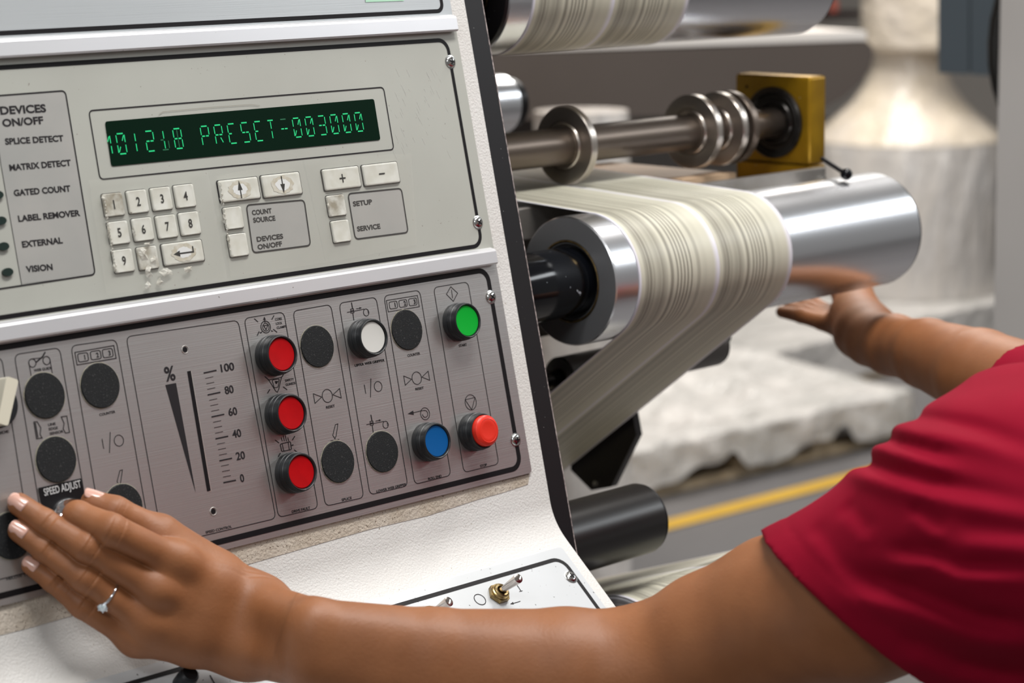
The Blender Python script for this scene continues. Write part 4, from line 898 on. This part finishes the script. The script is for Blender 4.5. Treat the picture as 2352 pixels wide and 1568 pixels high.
def surface(field, lo, hi, h, post=None, N=24, rel=2):
    """sparse naive surface nets of a distance field"""
    lo = np.array(lo); nb = np.ceil((np.array(hi)-lo)/(h*N)).astype(int)
    OFF = np.array([(i, j, k) for i in (0, 1) for j in (0, 1) for k in (0, 1)])
    key = lambda I: (I[:, 0].astype(np.int64)*20011+I[:, 1])*20011+I[:, 2]
    VK, VP, QA = [], [], []
    g = np.arange(N+1); G = np.stack(np.meshgrid(g, g, g, indexing='ij'), -1).reshape(-1, 3)
    for bi in range(nb[0]):
        for bj in range(nb[1]):
            for bk in range(nb[2]):
                o = np.array([bi, bj, bk])*N; cl = lo+o*h; ch = cl+N*h; c = (cl+ch)/2
                d0 = field((c[None, :]), cl, ch)
                if d0 is None or abs(d0[0]) > N*h*.87+.012: continue
                P = lo+(G+o)*h; D = field(P, cl, ch)
                if D is None: continue
                if D.min() > 0 or D.max() < 0: continue
                D = D.reshape(N+1, N+1, N+1); S = D < 0
                cnt = np.zeros((N, N, N), int)
                for dx, dy, dz in OFF: cnt += S[dx:dx+N, dy:dy+N, dz:dz+N]
                act = np.argwhere((cnt > 0) & (cnt < 8))
                if not len(act): continue
                acc = np.zeros((len(act), 3)); n = np.zeros(len(act))
                for ai in range(3):
                    for b in (0, 1):
                        for c2 in (0, 1):
                            q0 = act.copy(); oth = [x for x in range(3) if x != ai]; q0[:, oth[0]] += b; q0[:, oth[1]] += c2; q1 = q0.copy(); q1[:, ai] += 1
                            a0 = D[q0[:, 0], q0[:, 1], q0[:, 2]]; a1 = D[q1[:, 0], q1[:, 1], q1[:, 2]]; m = (a0 < 0) != (a1 < 0)
                            t = np.where(m, a0/np.where(m, a0-a1, 1), 0); p = q0+0.; p[:, ai] += t; acc[m] += p[m]; n[m] += 1
                VK.append(key(act+o)); VP.append(lo+(acc/n[:, None]+o)*h)
                for ai in range(3):
                    sl0 = [slice(0, N)]*3; sl1 = [slice(0, N)]*3; sl1[ai] = slice(1, N+1)
                    a0, a1 = S[tuple(sl0)], S[tuple(sl1)]; e = np.argwhere(a0 != a1)
                    if not len(e): continue
                    flip = a0[e[:, 0], e[:, 1], e[:, 2]]; oth = [(1, 2), (2, 0), (0, 1)][ai]; E_ = e+o; ks = []
                    for b, c2 in ((0, 0), (1, 0), (1, 1), (0, 1)):
                        q = E_.copy(); q[:, oth[0]] -= b; q[:, oth[1]] -= c2; ks.append(key(q))
                    K = np.stack(ks, 1); K[~flip] = K[~flip][:, ::-1]; QA.append(K)
    VK = np.concatenate(VK); VP = np.concatenate(VP); Q = np.concatenate(QA); od = np.argsort(VK); VK, VP = VK[od], VP[od]
    idx = np.searchsorted(VK, Q); idx = np.clip(idx, 0, len(VK)-1); ok = (VK[idx] == Q).all(1); Q = idx[ok]
    for _ in range(rel):                        # light relaxation
        s = np.zeros_like(VP); n = np.zeros(len(VP))
        for a, b in ((0, 1), (1, 2), (2, 3), (3, 0)):
            np.add.at(s, Q[:, a], VP[Q[:, b]]); np.add.at(n, Q[:, a], 1); np.add.at(s, Q[:, b], VP[Q[:, a]]); np.add.at(n, Q[:, b], 1)
        VP = VP*.5+s/np.maximum(n, 1)[:, None]*.5
    return VP, Q
def np_mesh(name, V, Q, m, parent=None):
    me = bpy.data.meshes.new(name); me.vertices.add(len(V)); me.vertices.foreach_set('co', V.astype(np.float32).ravel())
    me.loops.add(len(Q)*4); me.loops.foreach_set('vertex_index', Q.astype(np.int32).ravel()); me.polygons.add(len(Q))
    me.polygons.foreach_set('loop_start', np.arange(0, len(Q)*4, 4, dtype=np.int32)); me.polygons.foreach_set('loop_total', np.full(len(Q), 4, np.int32))
    me.update(calc_edges=True); me.validate(); me.polygons.foreach_set('use_smooth', [True]*len(me.polygons)); me.materials.append(m)
    o = bpy.data.objects.new(name, me); COL.objects.link(o)
    if parent is not None: child(o, parent)
    return o
ph = lambda x, y, h: panel(x, y, h/1000.)
mm = lambda *r: [v/1000. for v in r]
def GC(pts, rs): return [Grp(.006, [(np.array(pts[i]), np.array(pts[i+1]), rs[i]/1000., rs[i+1]/1000.) for i in range(len(pts)-1)])]
def chain(pts, rs): return [(np.array(pts[i]), np.array(pts[i+1]), rs[i]/1000., rs[i+1]/1000.) for i in range(len(pts)-1)]
# left hand, dorsal side to the viewer
MIDF = [ph(44, 1158, 9), ph(104, 1199, 21), ph(199, 1257, 41), ph(361, 1358, 50)]
RNGF = [ph(44, 1219, 9), ph(104, 1261, 19), ph(193, 1326, 35), ph(338, 1430, 42)]
PNKF = [ph(72, 1298, 8.5), ph(122, 1334, 17), ph(190, 1391, 27), ph(312, 1466, 32)]
INDF = [ph(186, 1184, 20), ph(178, 1183, 33), ph(254, 1217, 52), ph(408, 1293, 55)]
THMB = [ph(214, 1154, 17), ph(264, 1176, 26), ph(368, 1228, 36), ph(500, 1320, 44)]
WR_R, WR_U = ph(592, 1393, 60), ph(566, 1492, 55)
ELB = at(1500, 1556, 1.505)
def lerp(a, b, t): return a*(1-t)+b*t
fingers_L = Grp(.0006, [Grp(.003, chain(MIDF, (7.4, 8.2, 9.7, 10.6))), Grp(.003, chain(RNGF, (7.2, 7.9, 9.3, 10.2))), Grp(.003, chain(PNKF, (6.4, 7.0, 8.2, 9.3))),
                        Grp(.003, chain(INDF, (7.6, 9.2, 10.8, 11.2))), Grp(.004, chain(THMB, (8.4, 10.2, 11.5, 13)))])
pc = lambda F, w_, t: lerp(F[3], w_, t)
palm_L = Grp(.016, GC([INDF[3], lerp(INDF[3], WR_R, .5), WR_R], (11.5, 14, 17)) + GC([MIDF[3], lerp(MIDF[3], lerp(WR_R, WR_U, .4), .5), lerp(WR_R, WR_U, .4)], (11.5, 14, 17)) +
             GC([RNGF[3], lerp(RNGF[3], lerp(WR_R, WR_U, .7), .5), lerp(WR_R, WR_U, .7)], (11, 14, 17)) + GC([PNKF[3], lerp(PNKF[3], WR_U, .5), WR_U], (10.5, 14, 17)) +
             GC([THMB[2], THMB[3], WR_R], (10.5, 14, 16)))
FR = [at(720, 1442, 1.475), at(720, 1520, 1.475)]
fore_L = Grp(.014, GC([WR_R, FR[0], at(1000, 1492, 1.49), at(1300, 1528, 1.50), ELB], (16.5, 19, 26.5, 37, 45)) + GC([WR_U, FR[1], at(1000, 1575, 1.49), at(1300, 1610, 1.50)], (16.5, 18, 27, 37)) +
             GC([ELB, at(1640, 1478, 1.485), at(1800, 1410, 1.46), at(1960, 1372, 1.43), at(2250, 1262, 1.39), at(2540, 1190, 1.37)], (45, 46, 50, 54, 58, 62)))
arm_L = Grp(.010, [Grp(.016, [palm_L, fore_L]), fingers_L])
# right arm reaching under the big roller
WR2 = at(2052, 792, 2.235)
EL2 = at(2420, 925, 1.97)
right = Grp(.008, [Grp(.020, GC([EL2, at(2250, 858, 2.07), at(2130, 812, 2.165), WR2, at(1978, 757, 2.30), at(1950, 735, 2.34)], (45, 40, 32.5, 27, 23, 18)) + GC([WR2, at(1990, 792, 2.275), at(1950, 778, 2.31)], (22, 16, 10)) +
                  GC([at(1995, 762, 2.30), at(1962, 715, 2.35), at(1942, 660, 2.40), at(1935, 600, 2.43)], (20, 19, 16, 10)) + GC([at(2010, 757, 2.30), at(1977, 712, 2.34), at(1970, 650, 2.40)], (19, 15, 12))),
                  Grp(.0006, [Grp(.003, chain([at(1940, 752, 2.345), at(1888, 738, 2.37), at(1840, 724, 2.39), at(1796, 716, 2.41)], (13, 9.0, 8.0, 6.5))),
                   Grp(.003, chain([at(1940, 746, 2.36), at(1893, 731, 2.39), at(1850, 716, 2.41), at(1812, 706, 2.43)], (12, 8.8, 8, 6.5))),
                   Grp(.003, chain([at(1940, 738, 2.375), at(1898, 724, 2.41), at(1862, 708, 2.43), at(1830, 696, 2.45)], (12, 8.8, 8, 6.5))),
                   Grp(.003, chain([at(1945, 730, 2.39), at(1905, 716, 2.43), at(1875, 700, 2.45), at(1850, 690, 2.46)], (11, 8, 7, 6)))])])
SH_L, SH_R = at(2640, 1180, 1.40), at(3010, 1120, 1.72)
ELB_R = at(2420, 925, 1.97)
NECK = (SH_L+SH_R)/2+np.array([.02, .0, .075]); CH = (SH_L+SH_R)/2+np.array([.05, 0, -.12])
HEAD = NECK+np.array([-.01, .0, .135])
axis_sh = (SH_R-SH_L)/np.linalg.norm(SH_R-SH_L)
torso = Grp(.05, GC([SH_L, (SH_L+SH_R)/2, SH_R], (60, 75, 60)) + GC([CH-axis_sh*.06, CH-axis_sh*.05+np.array([.05, 0, -.25])], (105, 100)) + GC([CH+axis_sh*.06, CH+axis_sh*.05+np.array([.05, 0, -.25])], (105, 100)) +
             GC([NECK-np.array([0, 0, .06]), NECK+np.array([0, 0, .04])], (58, 52)) + GC([SH_R, ELB_R], (52, 40)))
FWD = np.cross(axis_sh, [0, 0, 1]); FWD /= np.linalg.norm(FWD)
if FWD[0] > 0: FWD = -FWD
headg = Grp(.03, GC([HEAD, HEAD+np.array([0, 0, .045])], (78, 84)) + GC([HEAD+FWD*.035-np.array([0, 0, .02]), HEAD+FWD*.035-np.array([0, 0, .065])], (56, 38)))
face = Grp(.008, GC([HEAD+FWD*.088+np.array([0, 0, .012]), HEAD+FWD*.104-np.array([0, 0, .022])], (8, 12)) + GC([HEAD+FWD*.082-np.array([0, 0, .048])-axis_sh*.018, HEAD+FWD*.082-np.array([0, 0, .048])+axis_sh*.018], (9, 9)) +
           GC([HEAD-axis_sh*.078+np.array([0, 0, -.01]), HEAD-axis_sh*.080+np.array([0, 0, .02])], (9, 12)) + GC([HEAD+axis_sh*.078+np.array([0, 0, -.01]), HEAD+axis_sh*.080+np.array([0, 0, .02])], (9, 12)))
body = Grp(.012, [arm_L, right, Grp(.02, [torso, Grp(.01, [headg, face])])]); body.prep()
# creases: shallow grooves across the finger joints and wrist
CRE = []
def crease(c, ax, R, offs, A, wd):
    CRE.append((np.array(c), np.array(ax)/np.linalg.norm(ax), R, offs, A, wd))
for Fg, rr_ in ((MIDF, 12), (RNGF, 12), (PNKF, 10), (INDF, 12)):
    crease(Fg[2]-PN*.007, Fg[3]-Fg[1], .0105, mm(-4.2, -2.4, -.6, 1.2, 3.2), .00125, .0009)
    if Fg is not INDF: crease(Fg[1]-PN*.006, Fg[2]-Fg[0], .0075, mm(-1.6, .2, 1.9), .0010, .0008)
crease(lerp(WR_R, WR_U, .3)-PN*.012, at(700, 1424, 1.475)-WR_R, .034, mm(-4, .5), .0010, .0012)
crease(THMB[1]-PN*.004, THMB[2]-THMB[0], .009, mm(-2, 0, 2), .0005, .0006)
KNU = [(INDF[3]-PN*.0065, .0105, .0036), (MIDF[3]-PN*.0065, .0105, .0042), (RNGF[3]-PN*.006, .010, .0030), (PNKF[3]-PN*.006, .0095, .0028), (MIDF[2]-PN*.006, .008, .0011), (RNGF[2]-PN*.006, .008, .0011), (PNKF[2]-PN*.005, .007, .0010), (INDF[2]-PN*.006, .008, .0013)]
DIP_ = [(lerp(INDF[3], MIDF[3], .5)-PN*.012, .010, .0022), (lerp(MIDF[3], RNGF[3], .5)-PN*.012, .010, .0022), (lerp(RNGF[3], PNKF[3], .5)-PN*.012, .009, .0016)]
def body_field(P, cl, ch):
    d = body.ev(P, cl, ch)
    if d is None: return None
    c = (cl+ch)/2; hw = (ch[0]-cl[0])
    for q, R, A in KNU:
        if np.linalg.norm(q-c) < hw+R*2: r2 = ((P-q)**2).sum(1); d = d-A*np.exp(-r2/(R*R))
    for q, R, A in DIP_:
        if np.linalg.norm(q-c) < hw+R*2: r2 = ((P-q)**2).sum(1); d = d+A*np.exp(-r2/(R*R))
    for q, ax, R, offs, A, wd in CRE:
        if np.linalg.norm(q-c) < hw+R*2:
            v = P-q; r2 = (v*v).sum(1); t = v @ ax; m = np.exp(-r2/(R*R))
            for o in offs: d = d+A*m*np.exp(-((t-o)/wd)**2)
    return d
SKIN = mat('skin', (.285, .110, .042), .52, bump=(420, .00018), noise=(38, (.225, .082, .029), .6), sss=(.12, (.9, .35, .18), .006), spec=.42)
person = thing('person', 'person in a red short-sleeved T-shirt reaching out with both bare brown arms', 'person', loc=tuple(CH*np.array([1, 1, 0])))
SC = at(648, 1450, 1.475); SNm = (at(720, 1480, 1.475)-at(600, 1440, 1.475)); SNm /= np.linalg.norm(SNm)   # finer mesh on the hand side of this wrist plane
bl = np.array([-.32, -.6, .9]); near = lambda P: ((P-SC) @ SNm < 0) & (P[:, 0] < SC[0]+.12) & (P[:, 1] < .1)
def hand_field(P, cl, ch):
    if np.all((np.array([[x, y, z] for x in (cl[0], ch[0]) for y in (cl[1], ch[1]) for z in (cl[2], ch[2])])-SC) @ SNm > .003): return None
    return body_field(P, cl, ch)
HL = palm_L; palm_L.prep(); fingers_L.prep(); hl = np.minimum(palm_L.lo, fingers_L.lo)-.012; hh_ = np.maximum(palm_L.hi, fingers_L.hi)+.09; hl = hl-np.array([0, .03, .03])
V1, Q1 = surface(hand_field, hl, hh_, .0007, rel=1)
V2, Q2 = surface(body_field, body.lo-.01, body.hi+.01, .0016)
c1 = V1[Q1].mean(1); Q1 = Q1[(c1-SC) @ SNm < .0006]
c2 = V2[Q2].mean(1); Q2 = Q2[~(near(c2-SNm*.0) & (((c2-SC) @ SNm) < -.0006))]
skin = np_mesh('body', np.concatenate([V1, V2]), np.concatenate([Q1, Q2+len(V1)]), SKIN, person)
hb_ = bmesh.new(); hb_.from_mesh(skin.data); bmesh.ops.holes_fill(hb_, edges=[e for e in hb_.edges if e.is_boundary], sides=10); 
for f in hb_.faces: f.smooth = True
hb_.to_mesh(skin.data); hb_.free()
# nails
NAIL = mat('pink_fingernail', (.62, .36, .29), .18, coat=.5); NTIP = mat('pale_nail_tip', (.72, .62, .54), .25)
def nail(tip, nxt, r, up, wd, ln, shift=.0):
    ax = (tip-nxt)/np.linalg.norm(tip-nxt); up = up-ax*(up @ ax); up /= np.linalg.norm(up); sd = np.cross(ax, up)
    c = tip+ax*(r*.15+shift); bm = bmesh.new(); n, m_ = 12, 10; g = []
    for j in range(m_+1):
        t = j/m_; row = []; z = -ln*.62+ln*t; wf = 1-.18*(1-t)**3-.22*max(0, t-.75)/.25*.6
        for i in range(n+1):
            a = (i/n-.5)*2; th = a*1.05*wf; q = c+ax*(z-(abs(a)**2.4)*ln*.16*(t-.2))+sd*math.sin(th)*wd+up*(r*.985+.0005-(1-math.cos(th))*wd*.9-.0013*t*t*1.2)
            row.append(bm.verts.new(Vector(q)))
        g.append(row)
    for j in range(m_):
        for i in range(n): bm.faces.new((g[j][i], g[j][i+1], g[j+1][i+1], g[j+1][i]))
    o = link('fingernail', bm, NAIL, smooth=True); s = o.modifiers.new('thickness', 'SOLIDIFY'); s.thickness = .0006; s.offset = -1; return child(o, person)
UPV = -PN
toC = lambda p: (CAM-p)/np.linalg.norm(CAM-p)
nail(MIDF[0], MIDF[1], .0076, toC(MIDF[0])*.6-PN*.4, .0056, .0125, .001); nail(RNGF[0], RNGF[1], .0074, toC(RNGF[0])*.6-PN*.4, .0054, .012, .001); nail(PNKF[0], PNKF[1], .0066, toC(PNKF[0])*.6-PN*.4, .0047, .0105, .001)
nail(THMB[0], THMB[1], .0086, -PN*.35+np.array([0, 0, 1.]), .0068, .0145, .001)
# ring with a round stone
RG = lerp(RNGF[2], RNGF[3], .36); rax = (RNGF[3]-RNGF[2])/np.linalg.norm(RNGF[3]-RNGF[2]); rax = rax/np.linalg.norm(rax)
rg = thing('diamond_ring', 'silver ring with a clear round stone on the ring finger', 'ring', loc=tuple(RG)); bm = bmesh.new(); n = 48; Uv = Vector(-PN); Uv = (Uv-Vector(rax)*Uv.dot(Vector(rax))).normalized(); Vv = Vector(rax).cross(Uv)
ringr = .0098
for k in range(n):
    pass
tube(bm, [Vector(RG)+(Uv*math.cos(2*math.pi*k/n)+Vv*math.sin(2*math.pi*k/n))*ringr for k in range(n+1)], .0009, 10, cap=False); child(link('band', bm, CHROME, smooth=True), rg)
down_ = Vector(at(216, 1372, pd(RG)))-Vector(RG); down_ = (down_-Vector(rax)*down_.dot(Vector(rax))).normalized(); sd_ = (Uv*.8+down_*.75).normalized(); sc_ = Vector(RG)+sd_*(ringr+.0028)
bm = bmesh.new(); lathe(bm, sc_, sd_, [(-.0030, 0), (-.0002, .0032), (.0003, .0032), (.0014, .0019), (.0014, 0)], 12); child(link('stone', bm, mat('clear_stone', (.92, .95, .98), .02, 0, spec=1, coat=1, noise=(900, (.35, .5, .55), .9))), rg)
bm = bmesh.new(); ua = sd_.orthogonal().normalized(); vb2 = sd_.cross(ua)
for k in range(6):
    d_ = ua*math.cos(k*math.pi/3)+vb2*math.sin(k*math.pi/3); tube(bm, [sc_-sd_*.0036+d_*.0012, sc_+d_*.0034, sc_+sd_*.0008+d_*.0031], .00042, 8)
child(link('prongs', bm, CHROME, smooth=True), rg)
# ---- shirt
so = at(1955, 1385, 1.43)                      # centre of the left sleeve opening
axs = (at(2430, 1170, 1.38)-so); axs /= np.linalg.norm(axs)
pT, pB = at(1778, 1226, 1.47), at(2140, 1566, 1.40)
ned = pB-pT; ned /= np.linalg.norm(ned); cn_ = axs-ned*(axs @ ned); cn_ /= np.linalg.norm(cn_)   # normal of the sleeve opening plane
slv = Grp(.03, chain([so-axs*.05, so+axs*.06, at(2280, 1215, 1.39), SH_L+np.array([0, 0, .01])], (64, 66, 76, 88)) + chain([at(2085, 1180, 1.46), at(2340, 1060, 1.44)], (34, 60)))
ro = at(2352, 962, 1.96); rax2 = (SH_R-ro)/np.linalg.norm(SH_R-ro)
slr = Grp(.03, chain([ro-rax2*.05, ro+rax2*.08, SH_R+np.array([0, 0, .01])], (64, 68, 82)))
trs = Grp(.06, chain([SH_L, (SH_L+SH_R)/2+FWD*.02, SH_R], (82, 98, 82)) + chain([CH-axis_sh*.06, CH-axis_sh*.05+np.array([.05, 0, -.30])], (128, 122)) + chain([CH+axis_sh*.06, CH+axis_sh*.05+np.array([.05, 0, -.30])], (128, 122)) + chain([CH+FWD*.05, CH+FWD*.03+np.array([.04, 0, -.28])], (115, 112)))
shirt_g = Grp(.04, [slv, slr, trs, Grp(.03, chain([at(2345, 1440, 1.44), at(2700, 1620, 1.5)], (68, 120)))]); shirt_g.prep()
FOLDS = []
VR = ray(2180, 1250); VR = VR/np.linalg.norm(VR); dS = 1.38
def fold(pts, A, wd, off=(0, 22)):
    FOLDS.append((np.array([at(x, y, dS) for x, y in pts]), -A, wd)); FOLDS.append((np.array([at(x+off[0], y+off[1], dS) for x, y in pts]), A*.8, wd*1.15))
fold([(1930, 1040), (2000, 1070), (2051, 1088), (2122, 1111), (2192, 1128), (2400, 1170)], .0075, .0062); fold([(2030, 935), (2100, 962), (2152, 974), (2242, 996), (2400, 1055)], .0065, .0065); fold([(1975, 985), (2040, 1010), (2066, 1021), (2142, 1046), (2215, 1066)], .005, .005)
fold([(2031, 1267), (2142, 1269), (2202, 1297), (2400, 1305)], .0055, .0055); fold([(1925, 1318), (2092, 1357), (2242, 1413), (2400, 1440)], .0085, .0085, (0, 34)); fold([(2092, 1160), (2172, 1222)], .0035, .005)
fold([(2060, 1455), (2200, 1520), (2400, 1560)], .006, .008); fold([(1860, 1200), (1960, 1330)], .002, .006); fold([(2190, 1215), (2400, 1235)], .004, .007); fold([(1935, 1155), (2010, 1230)], .0022, .006)
hem_off = .017
def shirt_field(P, cl, ch):
    d = shirt_g.ev(P, cl, ch)
    if d is None: return None
    c = (cl+ch)/2
    if abs(c[0]-so[0]) < .5:
        for pl_, A, wd in FOLDS:                # creases run through the cloth, measured across the fold line
            best = np.full(len(P), 9.); tt = np.zeros(len(P)); n = len(pl_)-1
            for i_ in range(n):
                a, b = pl_[i_], pl_[i_+1]; ab = b-a; ab = ab-VR*(ab @ VR); rel = P-a; rel = rel-np.outer(rel @ VR, VR); t = np.clip((rel @ ab)/(ab @ ab), 0, 1); r = np.linalg.norm(rel-t[:, None]*ab, axis=1)
                m = r < best; best[m] = r[m]; tt[m] = ((i_+t)/n)[m]
            d = d-A*np.exp(-(best/wd)**2)*np.clip(tt*5+.1, 0, 1)*np.clip((1-tt)*4+.1, 0, 1)
        s = (P-pT) @ cn_; d = d-.0006*np.exp(-((s-hem_off)/.0016)**2)*-1   # stitched hem line
        w_ = P @ np.array([31., 17., 23.]); d = d+.0010*np.sin(w_*1.6)*np.cos((P @ np.array([-19., 29., 11.]))*1.2)
    shell = np.maximum(d, -(d+.006))
    cutL = -((P-pT) @ cn_)                      # keep the side beyond the sleeve opening
    cutR = -((P-ro) @ rax2)
    cutB = -(P[:, 2]-(CH[2]-.40)); nd = np.linalg.norm(P-(NECK+np.array([0, 0, .035])), axis=1); cutN = .078-nd
    L_ = np.where(np.linalg.norm(P-so, axis=1) < .20, cutL, -1.); R_2 = np.where(np.linalg.norm(P-ro, axis=1) < .16, cutR, -1.)
    return np.maximum.reduce([shell, L_, R_2, cutB, cutN])
RED = mat('red_cotton_jersey', (.25, .0035, .020), .9, bump=(1400, .00025), noise=(16, (.205, .0025, .015), .6), spec=.1)
V, Q = surface(shirt_field, shirt_g.lo-.01, shirt_g.hi+.01, .0022)
np_mesh('t_shirt', V, Q, RED, person)
# hair
hg = Grp(.03, chain([HEAD+np.array([0, 0, .05])-FWD*.018, HEAD+np.array([0, 0, .06])-FWD*.03], (88, 86)) + chain([HEAD-FWD*.06, HEAD-FWD*.09+np.array([0, 0, -.10])], (62, 40))); hg.prep()
def hair_field(P, cl, ch):
    d = hg.ev(P, cl, ch)
    if d is None: return None
    v = P-HEAD; d = d+.0015*np.sin((v @ axis_sh)*900); f = (v @ FWD)-.035-(v[:, 2]-.06)*.8; return np.maximum(d, f)
V, Q = surface(hair_field, hg.lo-.01, hg.hi+.01, .003); np_mesh('hair', V, Q, mat('black_hair', (.012, .009, .008), .4), person)
for s_ in (-1, 1):
    bm = bmesh.new(); bmesh.ops.create_uvsphere(bm, u_segments=16, v_segments=10, radius=.0105, matrix=Matrix.Translation(Vector(HEAD+FWD*.080+axis_sh*.030*s_+np.array([0, 0, .014])))); child(link('eye', bm, mat('dark_eye', (.03, .02, .015), .1), smooth=True), person)

for o in COL.objects:
    if o.parent is None:
        k = o.name.split('.')[0]; g = {'metal_roller': 'polished metal rollers on the machine', 'wrapped_roll': 'film-wrapped rolls standing in the hall', 'wooden_pallet': 'wooden pallets on the hall floor', 'paper_web': 'printed paper webs on the machine'}.get(k)
        if g: o['group'] = g
